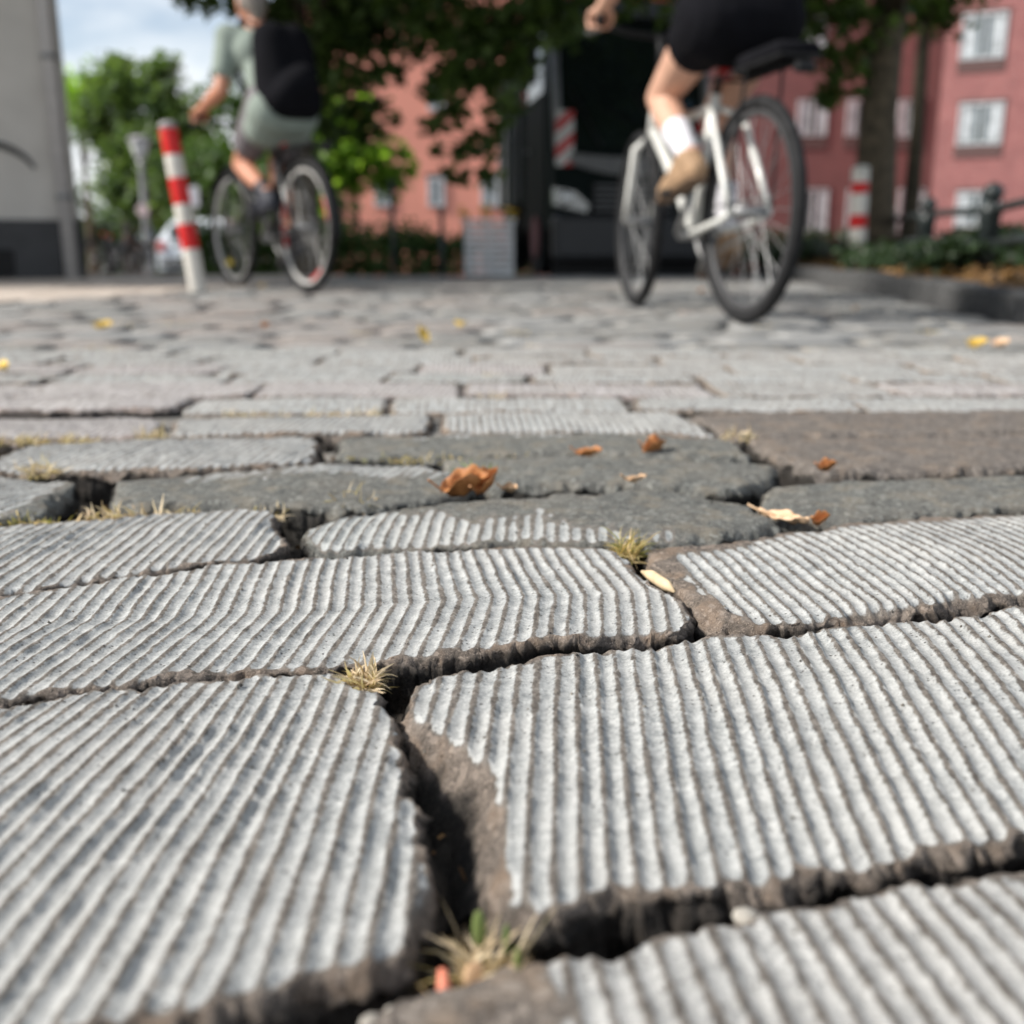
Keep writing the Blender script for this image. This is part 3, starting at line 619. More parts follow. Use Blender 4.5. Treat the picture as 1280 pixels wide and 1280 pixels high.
# ------------------------------------------------------------------ sidewalk on the left, kerb and planting bed on the right
def at(px, py, D):
    """point at ground distance D seen in the photograph's direction (px, py)"""
    th = R(14.457); u = (px - 640) / 1280; v = (640 - py) / 1280
    dy = math.cos(th) + v * math.sin(th); dz = -math.sin(th) + v * math.cos(th); t = D / dy
    return Vector((u * t, D, CAM_H + dz * t))
walk = empty('sidewalk'); tag(walk, kind='structure', label='pale tan slab sidewalk beside the left building')
sl = MB().box((0, 0, -.03), (.405, .405, .06), bev=.006); slab_me = None; yy = 4.66
while yy < 10.4:
    xr = LEFT_EDGE(yy + .2) - .04; x = xr - .21
    while x > -7.2:
        if slab_me is None: o = sl.build('slab', M['slab'], walk); slab_me = o.data
        else: o = link('slab', slab_me, None, walk)
        o.location = (x, yy, gz(yy) + .006 + rnd.uniform(-.003, .003)); o.rotation_euler = (0, 0, rnd.uniform(-.006, .006)); x -= .415
    yy += .415
kerb = empty('kerb'); tag(kerb, kind='structure', label='dark granite kerb along the planting bed')
kx = [1.60, 1.62, 1.70, 1.76, 1.93, 2.05, 2.15, 2.28]; ky = [-.4, 1.5, 3.5, 4.14, 5.22, 6.5, 7.74, 9.9]
yy = -.4
while yy < 9.6:
    L = .78; y0, y1 = yy, min(yy + L, 9.9); a = Vector((np.interp(y0, ky, kx) + .075, y0, 0)); b = Vector((np.interp(y1, ky, kx) + .075, y1, 0)); d = b - a
    k = MB().box((0, 0, .005), (.15, d.length - .012, .19), bev=.016).build('kerb_stone', M['kerb'], kerb)
    k.location = (a + b) / 2 + Vector((0, 0, rnd.uniform(-.006, .006))); k.rotation_euler = (0, 0, -math.atan2(d.x, d.y)); yy += L
def bed_mesh():
    ys = np.linspace(-.4, 10.5, 80); us = np.linspace(0, 1, 40); V = []
    for yv in ys:
        x0 = np.interp(yv, ky, kx) + .13
        for u in us:
            x = x0 + u * 6; V.append((x, yv, .05 + .09 * (1 - math.exp(-(x - x0) * 3)) + .03 * float(fbm(np.array([x * 3.]), np.array([yv * 3.]), 3)[0]) + gz(yv)))
    nu = 40; i, j = np.meshgrid(np.arange(nu - 1), np.arange(79)); a = (j * nu + i).ravel()
    return np_mesh('planting_bed', np.array(V), np.stack([a, a + 1, a + nu + 1, a + nu], -1))
tag(link('planting_bed', bed_mesh(), M['bed']), kind='structure', label='brown soil bed behind the kerb')

# ------------------------------------------------------------------ foliage
def clump_pts(clumps, dens, seed, surf=.55):
    r = np.random.RandomState(seed); out = []
    for c in clumps:
        p, rad = c[0], c[1]; rad = np.array(rad if hasattr(rad, '__len__') else (rad, rad, rad * .85)); n = int(dens * (rad[0] * rad[1] + rad[0] * rad[2] + rad[1] * rad[2]) / 3)
        k = r.normal(size=(n, 3)); k /= np.linalg.norm(k, axis=1)[:, None]; q = r.uniform(0, 1, (n, 1)) ** surf
        # lumps on the clump so that its outline breaks up
        lump = 1 + .35 * np.sin(k[:, :1] * 7 + p[0] * 5) * np.cos(k[:, 2:] * 6 + p[1] * 3)
        out.append(np.array(p)[None] + k * q * rad * lump)
    return np.concatenate(out)
def tree(name, label, group, base, height, r0, clumps, leaf, size, dens, seed, bark='bark', bend=(0, 0), branches=12):
    q = random.Random(seed); t = empty(name, base, 0, label, 'tree', group); b = Vector(base); m = MB()
    path = []; rad = []
    for i in range(9):
        f = i / 8; path.append((bend[0] * f * f + q.uniform(-.02, .02) * (i > 0), bend[1] * f * f + q.uniform(-.02, .02) * (i > 0), f * height - .15)); rad.append(r0 * (1 + .5 * math.exp(-f * 14)) * (1 - .62 * f))
    m.tube(path, rad, 14); m.build('trunk', M[bark], t, smooth=True)
    cl = sorted(clumps, key=lambda c: -c[1] if not hasattr(c[1], '__len__') else -max(c[1]))
    for c in cl[:branches]:
        p = Vector(c[0]) - b; f = min(.95, max(.35, (p.z - .6 * math.hypot(p.x, p.y)) / height)); s0 = Vector((bend[0] * f * f, bend[1] * f * f, f * height - .15)); mid = (s0 + p) / 2 + Vector((0, 0, .15 * (p - s0).length))
        MB().tube([s0, mid, p], [r0 * .32, r0 * .2, r0 * .07], 7).build('limb', M[bark], t, smooth=True)
    pts = clump_pts(clumps, dens, seed) - np.array(base)[None]
    link('crown', leaves_mesh('crown', pts, size, seed + 1), M[leaf], t)
    return t
def over(n, x0, x1, y0, y1, z0, z1, r, seed):
    q = random.Random(seed); return [((q.uniform(x0, x1), q.uniform(y0, y1), q.uniform(z0, z1)), q.uniform(.7, 1.2) * r) for _ in range(n)]
A_ = lambda px, py, D, r: (tuple(at(px, py, D)), r)
hang = [A_(*c) for c in ((418, 35, 9, .36), (398, 95, 9.2, .28), (438, 105, 8.9, .24), (472, 30, 9.2, .26), (405, 150, 9.3, .2), (470, 92, 8.8, .15), (490, 85, 8.8, .10), (560, 12, 8.5, .36), (620, 28, 8.5, .34), (588, 100, 8.3, .25), (565, 140, 8.3, .17), (598, 185, 8.3, .2),
     (612, 222, 8.3, .12), (640, 70, 8.3, .26), (628, 130, 8.2, .17), (540, 160, 8.4, .10), (690, 12, 8.1, .3), (740, -25, 8, .42), (255, 2, 8.5, .13), (232, -4, 8.5, .16), (300, -22, 8.6, .3), (350, 15, 9.2, .34), (380, 60, 9.6, .34), (510, 8, 8.7, .3), (455, 60, 9.0, .17), (800, -35, 8.2, .4), (575, 60, 8.4, .2))]
hang += [A_(*c) for c in ((430, 5, 9.4, .4), (540, 40, 8.8, .2), (600, 55, 8.7, .3), (660, 25, 8.6, .3), (480, 5, 9.0, .35), (400, 60, 9.8, .35), (395, 130, 10, .25), (420, 165, 9.6, .12), (560, 95, 8.8, .2), (615, 95, 8.8, .22), (520, 70, 9, .1), (370, 100, 10, .35), (440, 140, 9.8, .22), (470, 130, 9.6, .15), (455, 160, 9.8, .15), (580, 220, 8.6, .12), (575, 185, 8.5, .12), (620, 165, 8.5, .12), (550, 115, 8.7, .14), (485, 60, 9.2, .2), (530, 30, 9, .22), (640, 130, 8.6, .13), (770, -5, 11.8, .4), (830, -10, 11.8, .45), (720, 0, 11.5, .35), (880, 0, 12, .5), (940, 10, 12, .5), (990, 40, 12, .3), (805, 12, 11.8, .3), (785, 20, 12, .3), (830, 25, 12.2, .3), (750, 12, 12, .25), (548, 185, 9.0, .09), (556, 215, 9.0, .09), (470, 165, 9.8, .12), (490, 150, 9.8, .10), (500, 95, 9.0, .10), (530, 120, 9.0, .08))]
tree('street_tree', 'dark broadleaf tree with drooping branches behind the cyclist in the grey-green shirt', 'street trees', (-1.87, 9.5, -.05), 5.2, .13, hang + over(40, -3.2, 2.2, 7.2, 10.2, 3.2, 6.2, .62, 5) + over(60, -3.5, 2.5, 3.6, 8.5, 3.6, 6.4, .62, 15), 'leaf_dark', .105, 2300, 5, bend=(.15, -.2), branches=22)  # last clump group extends the crown overhead, out of view, to shade the mid-road
rcl = [A_(*c) for c in ((1000, 12, 8.4, .28), (1062, 18, 8.4, .34), (1052, 92, 8.5, .22), (1018, 70, 8.6, .17), (1035, 120, 8.5, .14), (1090, 60, 8.8, .2), (1110, -15, 8.6, .4), (985, -20, 8.3, .4), (900, -40, 8.3, .45))]
tree('street_tree', 'thick brown tree trunk standing beside the upright striped post', 'street trees', (2.91, 8.6, .08), 5.4, .165, rcl + over(40, 1.0, 5.2, 7.2, 10.6, 3.3, 6.6, .62, 6) + over(36, 1.2, 4.8, 3.4, 7.5, 3.6, 6.2, .62, 16), 'leaf_dark', .105, 1900, 6, branches=20)  # last clump group is unseen crown added overhead for shade on the road
tree('street_tree', 'thin dark tree trunk right of the thick one, in front of brick wall', 'street trees', (4.10, 11, 0), 5.6, .085, [A_(1182, 22, 11, .28), A_(1150, 5, 11, .4), A_(1200, -20, 11, .4)] + over(22, 3.0, 6.2, 10, 12.4, 3.6, 6.8, .6, 7), 'leaf_dark', .105, 1700, 7, 'bark_dark', branches=12)
sp_ = [(430, 165, .40), (468, 205, .34), (500, 222, .18), (412, 135, .36), (402, 205, .40), (498, 190, .16), (440, 230, .26), (455, 130, .2), (380, 170, .4), (450, 185, .4), (480, 230, .26), (430, 205, .4), (512, 212, .12), (400, 240, .3)]
tree('sapling', 'bright green leafy sapling in front of the salmon building', None, (-2.05, 14, gz(14)), 2.3, .035, [A_(px, py, 14, r) for px, py, r in sp_], 'leaf_bright', .13, 1700, 8, branches=9)
fl = lambda *a: [A_(*c) for c in a]
tree('distant_tree', 'rounded green tree far off behind the street lamp', 'far trees', tuple(at(165, 345, 30))[:2] + (gz(30),), 3.6, .2, fl((150, 112, 30, 1.0), (118, 150, 30.5, .9), (195, 125, 30, .95), (232, 150, 30, 1.0), (180, 185, 29.5, 1.1), (222, 215, 29, 1.1), (150, 225, 30, .8), (240, 262, 29, 1.0), (175, 255, 30, .9), (140, 175, 31, .7), (205, 85, 30, .5), (150, 85, 31, .5), (250, 200, 30, 1.0)), 'leaf_far', .24, 900, 9)
tree('distant_tree', 'pale green tree at the edge of the plastered wall', 'far trees', tuple(at(118, 345, 42))[:2] + (gz(42),), 4.5, .2, fl((112, 110, 42, 1.1), (100, 140, 42, 1.1), (125, 165, 42, .6), (88, 120, 43, 1.2)), 'leaf_bright', .28, 260, 10)
tree('distant_tree', 'dark tree behind the bicycle of the man with the backpack', 'far trees', tuple(at(310, 345, 20))[:2] + (gz(20),), 2.8, .15, fl((290, 130, 20, .7), (330, 190, 20, .9), (270, 200, 20, .7), (315, 240, 20, .7), (370, 230, 19, .9), (400, 260, 19, .7), (350, 130, 20, .9), (390, 190, 20, .6), (345, 300, 20, .7), (400, 310, 19, .8)), 'leaf_mid', .17, 620, 11)
for i, (px, D, s, lb) in enumerate(((60, 60, 2.6, 'hazy far tree hidden mostly by the plastered wall'), (210, 62, 2.2, 'far tree mass low behind the white car'), (330, 55, 2.6, 'far tree mass behind the dark tree'), (140, 70, 2.0, 'far low tree behind the parked bicycles'))):
    tree('distant_tree', lb, 'far trees', tuple(at(px, 345, D))[:2] + (gz(D),), 4, .25, [((at(px, 310, D).x + dx, D + dy, gz(D) + z), s) for dx, dy, z in ((0, 0, 2.2), (2.4, 1, 2.0), (-2.4, 1, 2.0), (.8, 0, 4.0))], 'leaf_far', .45, 130, 30 + i)
def shrub(name, label, cat, group, c, rad, n, size, leaf, seed, stems=6):
    q = random.Random(seed); t = empty(name, (c[0], c[1], c[2]), 0, label, cat, group); m = MB()
    for k in range(stems):
        x, y = q.uniform(-.6, .6) * rad[0], q.uniform(-.6, .6) * rad[1]; m.tube([(x * .3, y * .3, -.06), (x * .7, y * .7, rad[2] * .6), (x, y, rad[2] * 1.2)], [.008, .006, .003], 5)
    m.build('stem', M['bark_dark'], t)
    cl = [((q.uniform(-.75, .75) * rad[0], q.uniform(-.75, .75) * rad[1], rad[2] * q.uniform(.5, 1.35)), (rad[0] * .5, rad[1] * .5, rad[2] * .55)) for _ in range(9)]
    pts = clump_pts(cl, n, seed); pts[:, 2] = np.maximum(pts[:, 2], 0.0)
    link('foliage', leaves_mesh('foliage', pts, size, seed, .3), M[leaf], t); return t
sh = ((2.55, 4.3, 'nearest dark ground cover shrub behind the kerb'), (2.75, 5.0, 'dark green shrub under the iron railing'), (2.45, 5.75, 'low green shrub at the foot of the ball-topped post'), (3.1, 6.2, 'dark shrub behind the iron railing'), (2.62, 6.9, 'low shrub right of the thick trunk'), (3.4, 7.4, 'shrub under the far end of the railing'), (3.5, 5.3, 'broad shrub at the right edge behind the railing'), (3.9, 8.6, 'dark shrub at the foot of the thin trunk'), (2.6, 9.3, 'dark shrub between the truck and the thick trunk'), (3.3, 9.7, 'dark shrub behind the thick trunk'))
for i, (x, y, lb) in enumerate(sh):
    h = (.12, .14, .12, .16, .11, .15, .17, .16, .13, .15)[i]; shrub('shrub', lb, 'shrub', 'ground cover shrubs in the bed', (x, y, .1 + gz(y)), (.42, .42, h), 5200, .055, 'ivy', 60 + i)
# leaf litter on the bed
q = np.random.RandomState(3); n = 900; yv = q.uniform(2.5, 9.5, n); xv = np.interp(yv, ky, kx) + .16 + np.abs(q.normal(0, .35, n)); P = np.stack([xv, yv, .075 + .09 * (1 - np.exp(-(xv - np.interp(yv, ky, kx) - .13) * 3)) + q.uniform(0, .025, n)], -1)
tag(link('leaf_litter', leaves_mesh('leaf_litter', P, .06, 4, 1.5), M['litter']), 'brown dry leaf litter on the bed soil', 'leaf litter', None, 'stuff')
# hedge behind the road
h = empty('hedge', (-1.4, 9.9, gz(9.9)), 0, 'low green hedge between the cyclist and the pale slatted fence', 'hedge')
hp = clump_pts([((x, random.Random(int(x * 50)).uniform(-.1, .1), z), (.26, .2, .16)) for x in np.arange(-1.5, 1.06, .2) for z in (.08, .25, .36 - .07 * (x > .6))], 4200, 12); hp[:, 2] = np.maximum(hp[:, 2], -.02)
link('foliage', leaves_mesh('foliage', hp, .06, 12, .3), M['leaf_mid'], h); mm = MB()
for x in np.arange(-1.5, 1.06, .14): mm.tube([(x, 0, -.1), (x + .02, .02, .3)], [.012, .006], 5)
mm.build('stems', M['bark_dark'], h)
h = empty('hedge', (2.0, 14.2, gz(14.2)), 0, 'dark hedge standing behind the truck', 'hedge')
hp = clump_pts([((x, random.Random(int(x * 50)).uniform(-.1, .1), z), (.3, .25, .2)) for x in np.arange(-2.2, 2.6, .26) for z in (.08, .28, .48)], 2600, 13); hp[:, 2] = np.maximum(hp[:, 2], -.02)
link('foliage', leaves_mesh('foliage', hp, .07, 13, .3), M['ivy'], h); mm = MB()
for x in np.arange(-2.2, 2.6, .3): mm.tube([(x, 0, -.1), (x + .02, .02, .4)], [.012, .006], 5)
mm.build('stems', M['bark_dark'], h)

# ------------------------------------------------------------------ buildings
def window(parent, x, z, w, hgt, y=0.0, apron=None, two=True):
    f = MB(); t = .07
    f.box((x - w / 2 + t / 2, y - .03, z), (t, .08, hgt)); f.box((x + w / 2 - t / 2, y - .03, z), (t, .08, hgt)); f.box((x, y - .032, z + hgt / 2 - t / 2), (w - .004, .08, t)); f.box((x, y - .032, z - hgt / 2 + t / 2), (w - .004, .08, t))
    if two: f.box((x, y - .034, z), (t, .08, hgt - .02))
    o = f.build('window', M['win_frame'], parent)
    MB().box((x, y - .012, z), (w - .1, .02, hgt - .1)).build('pane', M['win_glass'], o)
    for sgn in (-1, 1): MB().box((x + sgn * w * .30, y - .026, z + .02), (w * .26, .012, hgt * .86)).build('curtain', M['curtain'], o)
    if apron: MB().box((x, y - .015, z - hgt / 2 - apron / 2), (w + .1, .05, apron)).build('apron', M['sill'], parent)
    MB().box((x, y - .02, z + hgt / 2 + .06), (w + .16, .06, .10)).build('lintel', M['sill'], parent)
def building(name, label, x0, x1, y, depth, top, wallm, wins, apron=.3, group=None):
    b = empty(name, (x0, y, gz(y)), 0, label, 'building', group); z0 = -.6
    MB().box(((x1 - x0) / 2, depth / 2, (top + z0) / 2), (x1 - x0, depth, top - z0)).build('wall', M[wallm], b)
    MB().box(((x1 - x0) / 2, depth / 2, top + .12), (x1 - x0 + .4, depth + .4, .24)).build('cornice', M['win_frame'] if wallm == 'salmon' else M['sill'], b)
    MB().prism([(-.3, top + .25), (depth / 2, top + 3.0), (depth + .3, top + .25)], 0, -.3, x1 - x0 + .3).build('roof', M['roof'], b)
    for (x, z, w, hh) in wins: window(b, x, z, w, hh, 0, apron)
    return b
Y1 = 36; X1 = at(1158, 300, Y1).x; g1 = gz(Y1)
wn_ = []
for (pa, pb, ya, yb) in ((1203, 1248, 20, 77), (1198, 1243, 131, 183), (1194, 1238, 240, 284)):
    a, b = at(pa, ya, Y1), at(pb, yb, Y1)
    for k in range(4): wn_.append(((a.x + b.x) / 2 - X1 + k * 3.1, (a.z + b.z) / 2 - g1, abs(b.x - a.x), abs(a.z - b.z)))
building('brick_building', 'red brick apartment building with white windows at the right edge', X1, X1 + 14, Y1, 10, 13.0, 'brick', wn_, .38, 'brick buildings').rotation_euler = (0, 0, R(-24))
Y2 = 46; X2 = at(865, 300, Y2).x; g2 = gz(Y2); wn_ = []
for (pa, pb, ya, yb) in ((998, 1032, 125, 170), (998, 1032, 236, 290), (1124, 1152, 125, 172), (1124, 1152, 236, 290), (998, 1032, 15, 60), (1060, 1094, 125, 170), (1060, 1094, 236, 290)):
    a, b = at(pa, ya, Y2), at(pb, yb, Y2); wn_.append(((a.x + b.x) / 2 - X2, (a.z + b.z) / 2 - g2, abs(b.x - a.x), abs(a.z - b.z)))
building('brick_building', 'red brick building with shade painted into its wall, seen behind the striped post and the tree trunk', X2, X2 + 12.6, Y2, 10, 15.0, 'brick_shaded', wn_, .5, 'brick buildings')
Y3 = 33; X3 = at(372, 300, Y3).x; g3 = gz(Y3); wn_ = []
for px in (412, 478, 545, 612):
    for (ya, yb) in ((222, 258),) if px != 545 else ((222, 258), (100, 138)):
        a, b = at(px - 11, ya, Y3), at(px + 11, yb, Y3); wn_.append(((a.x + b.x) / 2 - X3, (a.z + b.z) / 2 - g3, abs(b.x - a.x), abs(a.z - b.z)))
building('salmon_building', 'salmon pink rendered building glowing through the tree branches', X3, X3 + 9.0, Y3, 9, 9.2, 'salmon', wn_, None)
# plastered building corner on the left
pb = empty('plastered_building', (-3.40, 8.36, 0), R(30.2), 'grey plastered building corner with dark plinth at the left edge', 'building')
MB().box((-3.2, 1.75, 2.55), (6.4, 3.5, 6.1)).build('wall', M['plaster'], pb)
MB().box((-3.2, 1.735, .19), (6.43, 3.51, .52)).build('plinth', M['plinth'], pb)
MB().box((-3.2, 1.75, 5.7), (6.9, 4.0, .22)).build('eaves', M['plinth'], pb)
MB().prism([(-.3, 5.82), (1.75, 7.0), (3.8, 5.82)], 0, -6.7, .3).build('roof', M['roof'], pb)
pp = MB().tube([(-.10, -.075, -.2), (-.10, -.075, 5.55)], .052, 14).build('downpipe', M['pipe'], pb, smooth=True)
for z in (.62, 1.62, 2.9, 4.4): MB().tube([(-.10, -.075, z - .02), (-.10, -.075, z + .02)], .061, 14).build('pipe_clip', M['dull_steel'], pp, smooth=True)
for x in (-.86, -2.2, -3.6, -5.0):
    w_ = MB(); w_.box((x, -.012, 1.36), (.50, .05, .50), bev=.01); o = w_.build('window', M['plinth'], pb); MB().box((x, -.028, 1.36), (.40, .03, .40)).build('pane', M['win_glass'], o)
MB().box((-.78, -.026, .13), (.55, .04, .20), bev=.008).build('cellar_grille', M['black'], pb)
arc = [(-.62 + .36 * math.cos(t), -.004, .74 + .26 * math.sin(t)) for t in np.linspace(.35, 2.3, 16)]
MB().tube(arc, [.012 + .014 * math.sin(math.pi * i / 15) for i in range(16)], 8, side=(0, 1, 0), flat=1.0).build('spray_paint_mark', M['paint_mark'], pb)

# low pale wall, posts, flowers
lw = empty('slatted_fence', (-.21, 9.72, gz(9.7)), 0, 'low pale slatted fence left of the truck', 'fence')
for k in range(8): MB().box((0, 0, .03 + k * .058), (.46, .05, .046), bev=.006).build('slat', M['concrete'], lw)
for x in (-.2, 0, .2): MB().box((x, .05, .22), (.04, .05, .56), bev=.004).build('upright', M['concrete'], lw)
MB().box((0, 0, .495), (.49, .13, .035), bev=.006).build('coping', M['concrete'], lw)
for px, z, lb in ((493, .80, 'slim dark post rising out of the hedge below the sapling'), (553, .58, 'shorter dark post at the right end of the hedge')):
    p_ = at(px, 345, 9.6); o = empty('metal_post', (p_.x, 9.58, gz(9.58)), 0, lb, 'post', 'posts in the hedge'); MB().tube([(0, 0, -.1), (0, 0, z)], .022, 10).build('pole', M['rail'], o, smooth=True); MB().lathe((0, 0, z), [(.022, 0), (.03, .004), (.03, .02), (.012, .035), (.001, .038)], 10).build('cap', M['rail'], o, smooth=True)
for i, (px, py) in enumerate(((580, 266), (608, 262), (636, 264))):
    p_ = at(px, py, 9.95); q = random.Random(i); o = empty('flower_plant', (p_.x, 9.95, gz(9.95)), 0, ('yellow flower plant nearest the hedge', 'yellow flower plant above the middle of the pale fence', 'yellow flower plant beside the truck')[i], 'flower', 'yellow flowers over the fence')
    h_ = p_.z - gz(9.95); m1 = MB(); m2 = MB()
    for k in range(6):
        x, y_, z = q.uniform(-.05, .05), q.uniform(-.05, .05), h_ + q.uniform(-.06, .05); m1.tube([(x * .3, y_ * .3, -.1), (x, y_, z)], [.006, .004], 5)
        for a in range(8):
            t = a * math.pi / 4; m2.tube([(x, y_, z), (x + .03 * math.cos(t), y_ + .03 * math.sin(t), z + .006)], [.006, .012], 5, flat=.4)
    m1.build('stem', M['grass_green'], o); m2.build('flower_head', M['petal'], o)

# ------------------------------------------------------------------ striped posts, railing, lamp, signs
def striped_post(label, base, tilt, hgt, rad, bands, cap, group='red and white striped posts'):
    o = empty('striped_post', base, 0, label, 'bollard', group); o.rotation_euler = tilt
    MB().lathe((0, 0, 0), [(rad * .98, -.1), (rad * .98, hgt - .02)], 24).build('core', M['dull_steel'], o, smooth=True)
    for (z0, z1, c) in bands: MB().lathe((0, 0, 0), [(rad, z0 + .001), (rad * 1.012, z0 + .006), (rad * 1.012, z1 - .006), (rad, z1 - .001)], 24).build('red_band' if c == 'r' else 'white_band', M['red_band' if c == 'r' else 'white_band'], o, smooth=True)
    MB().lathe((0, 0, hgt - .03), [(rad * 1.03, 0), (rad * 1.03, .022), (rad * .8, .034), (rad * .3, .04), (.001, .041)], 24).build('cap', M[cap], o, smooth=True)
    return o
striped_post('leaning red and white striped post beside the bicycle front wheel', (-1.76, 5.88, 0), (0, R(-6.5), 0), .90, .047, [(.0, .235, 'w'), (.235, .37, 'r'), (.37, .475, 'w'), (.475, .615, 'r'), (.615, .735, 'w'), (.735, .87, 'r')], 'cap_grey')
striped_post('upright red and white striped post beside the thick tree trunk', (2.60, 7.95, .06), (0, R(-2), 0), .76, .062, [(.0, .11, 'w'), (.11, .19, 'r'), (.19, .325, 'w'), (.325, .42, 'r'), (.42, .57, 'w'), (.57, .65, 'r'), (.65, .735, 'w')], 'cap_white')
rl = empty('iron_railing', (2.47, 5.5, .1), 0, 'dark iron railing with a ball-topped post above the shrubs', 'railing')
rail_pts = [((.62, 3.2), .36), ((.28, 1.55), .36), ((0, 0), .33), ((-.10, -.9), .37), ((-.15, -2.2), .37)]
for i in range(4):
    a, b = rail_pts[i], rail_pts[i + 1]
    for dz in (0, -.17): MB().tube([(a[0][0], a[0][1], a[1] + dz), (b[0][0], b[0][1], b[1] + dz)], .022, 10).build('rail', M['rail'], rl, smooth=True)
for (p, z) in rail_pts:
    o = MB().lathe((p[0], p[1], -.1), [(.05, 0), (.05, .40), (.058, .41), (.058, .44), (.03, .46), (.03, .475)], 14).build('post', M['rail'], rl, smooth=True)
    MB().ellipsoid((p[0], p[1], .415), (.052, .052, .052)).build('ball_finial', M['rail'], o, smooth=True)
lp = at(176, 200, 24); lamp = empty('street_lamp', (lp.x, 24, gz(24)), 0, 'grey street lamp with white cup lantern before the far tree', 'street lamp'); lz = lp.z - gz(24)
MB().lathe((0, 0, 0), [(.11, -.2), (.11, .5), (.08, .55), (.065, lz - .1), (.07, lz)], 14).build('pole', M['dull_steel'], lamp, smooth=True)
MB().lathe((0, 0, lz), [(.07, 0), (.13, .1), (.20, .34), (.22, .40)], 16).build('lantern', M['lamp_white'], lamp, smooth=True)
MB().lathe((0, 0, lz + .40), [(.26, 0), (.26, .03), (.12, .10), (.02, .12)], 16).build('lantern_cap', M['cap_grey'], lamp, smooth=True)
sg = at(181, 263, 23.8); o = empty('round_sign', (sg.x, 23.7, gz(23.7)), 0, 'small pale pink round sign low on the lamp pole', 'sign')
MB().lathe((0, 0, sg.z - gz(23.7) - .6), [(.02, -1.2), (.02, .5)], 8).build('bracket', M['dull_steel'], o)
d_ = MB(); n = 20; zc = sg.z - gz(23.7); d_.prism([(.14 * math.cos(2 * math.pi * i / n), zc + .14 * math.sin(2 * math.pi * i / n)) for i in range(n)], 1, -.05, -.03).build('disc', M['sign_pink'], o)
sg = at(244, 246, 19); o = empty('small_sign', (sg.x, 19, gz(19)), 0, 'small pale lilac sign on a thin pole right of the leaning post', 'sign')
MB().tube([(0, 0, -.1), (0, 0, sg.z - gz(19) + .2)], .025, 8).build('pole', M['dull_steel'], o); MB().box((0, -.04, sg.z - gz(19)), (.16, .02, .34), bev=.006).build('panel', M['sign_white'], o)

# ------------------------------------------------------------------ white car far left (seen from behind)
cp = at(243, 340, 26); car = empty('parked_car', (cp.x, 26, gz(26)), 0, 'white hatchback parked far off behind the leaning striped post', 'car')
V = []; prof = [(0, .25, .80, .86), (.02, .60, .86, .90), (.06, .95, .86, .88), (.35, 1.32, .66, .68), (.7, 1.47, .60, .62), (2.1, 1.48, .60, .62), (2.9, 1.0, .80, .84), (3.9, .85, .78, .82), (4.1, .55, .74, .80), (4.12, .25, .70, .76)]
b_ = MB(); n = len(prof)
for (y_, z, wt, wb_) in prof: b_.v += [(-wt, y_, z), (wt, y_, z)]
low = [(y_, .24, .86) for (y_, z, wt, wb_) in prof]
for (y_, z, w) in low: b_.v += [(-w, y_, z), (w, y_, z)]
mid_ = [(y_, min(z, .92), .885) for (y_, z, wt, wb_) in prof]
for (y_, z, w) in mid_: b_.v += [(-w, y_, z - .01), (w, y_, z - .01)]
for i in range(n - 1):
    t0, t1, l0, l1, m0, m1 = 2 * i, 2 * i + 2, 2 * n + 2 * i, 2 * n + 2 * i + 2, 4 * n + 2 * i, 4 * n + 2 * i + 2
    b_.f += [(t0, t0 + 1, t1 + 1, t1), (l0, l1, l1 + 1, l0 + 1), (l0, m0, m1, l1), (m0, t0, t1, m1), (l0 + 1, l1 + 1, m1 + 1, m0 + 1), (m0 + 1, m1 + 1, t1 + 1, t0 + 1)]
b_.f += [(0, 4 * n, 2 * n, 2 * n + 1, 4 * n + 1, 1)]
body = b_.build('body', M['car_white'], car)
MB().prism([(.075, 1.0), (.315, 1.30), (.30, 1.315), (.05, 1.01)], 0, -.60, .60).build('rear_window', M['truck_glass'], car)
MB().box((0, -.05, .42), (1.6, .12, .20), bev=.04).build('bumper', M['truck_grey'], car)
MB().box((0, -.02, .72), (.5, .03, .11), bev=.005).build('number_plate', M['win_frame'], car)
for sx in (-1, 1):
    MB().box((sx * .76, -.01, .80), (.16, .06, .22), bev=.02).build('tail_light', M['red_plastic'], car)
    MB().prism([(.55, 1.02), (.85, 1.40), (2.05, 1.40), (2.6, 1.02)], 0, sx * .77 - .02, sx * .77 + .02).build('side_window', M['truck_glass'], car)
    for y_ in (.75, 3.3):
        w_ = MB(); w_.v = []; k = 20
        o = MB().prism([(y_ + .31 * math.cos(2 * math.pi * i / k), .31 + .31 * math.sin(2 * math.pi * i / k)) for i in range(k)], 0, sx * .80 - .1, sx * .80 + .1).build('wheel', M['rubber'], car)
        MB().prism([(y_ + .2 * math.cos(2 * math.pi * i / k), .31 + .2 * math.sin(2 * math.pi * i / k)) for i in range(k)], 0, sx * .905 - .01, sx * .905 + .01).build('rim', M['alu_rim'], o)

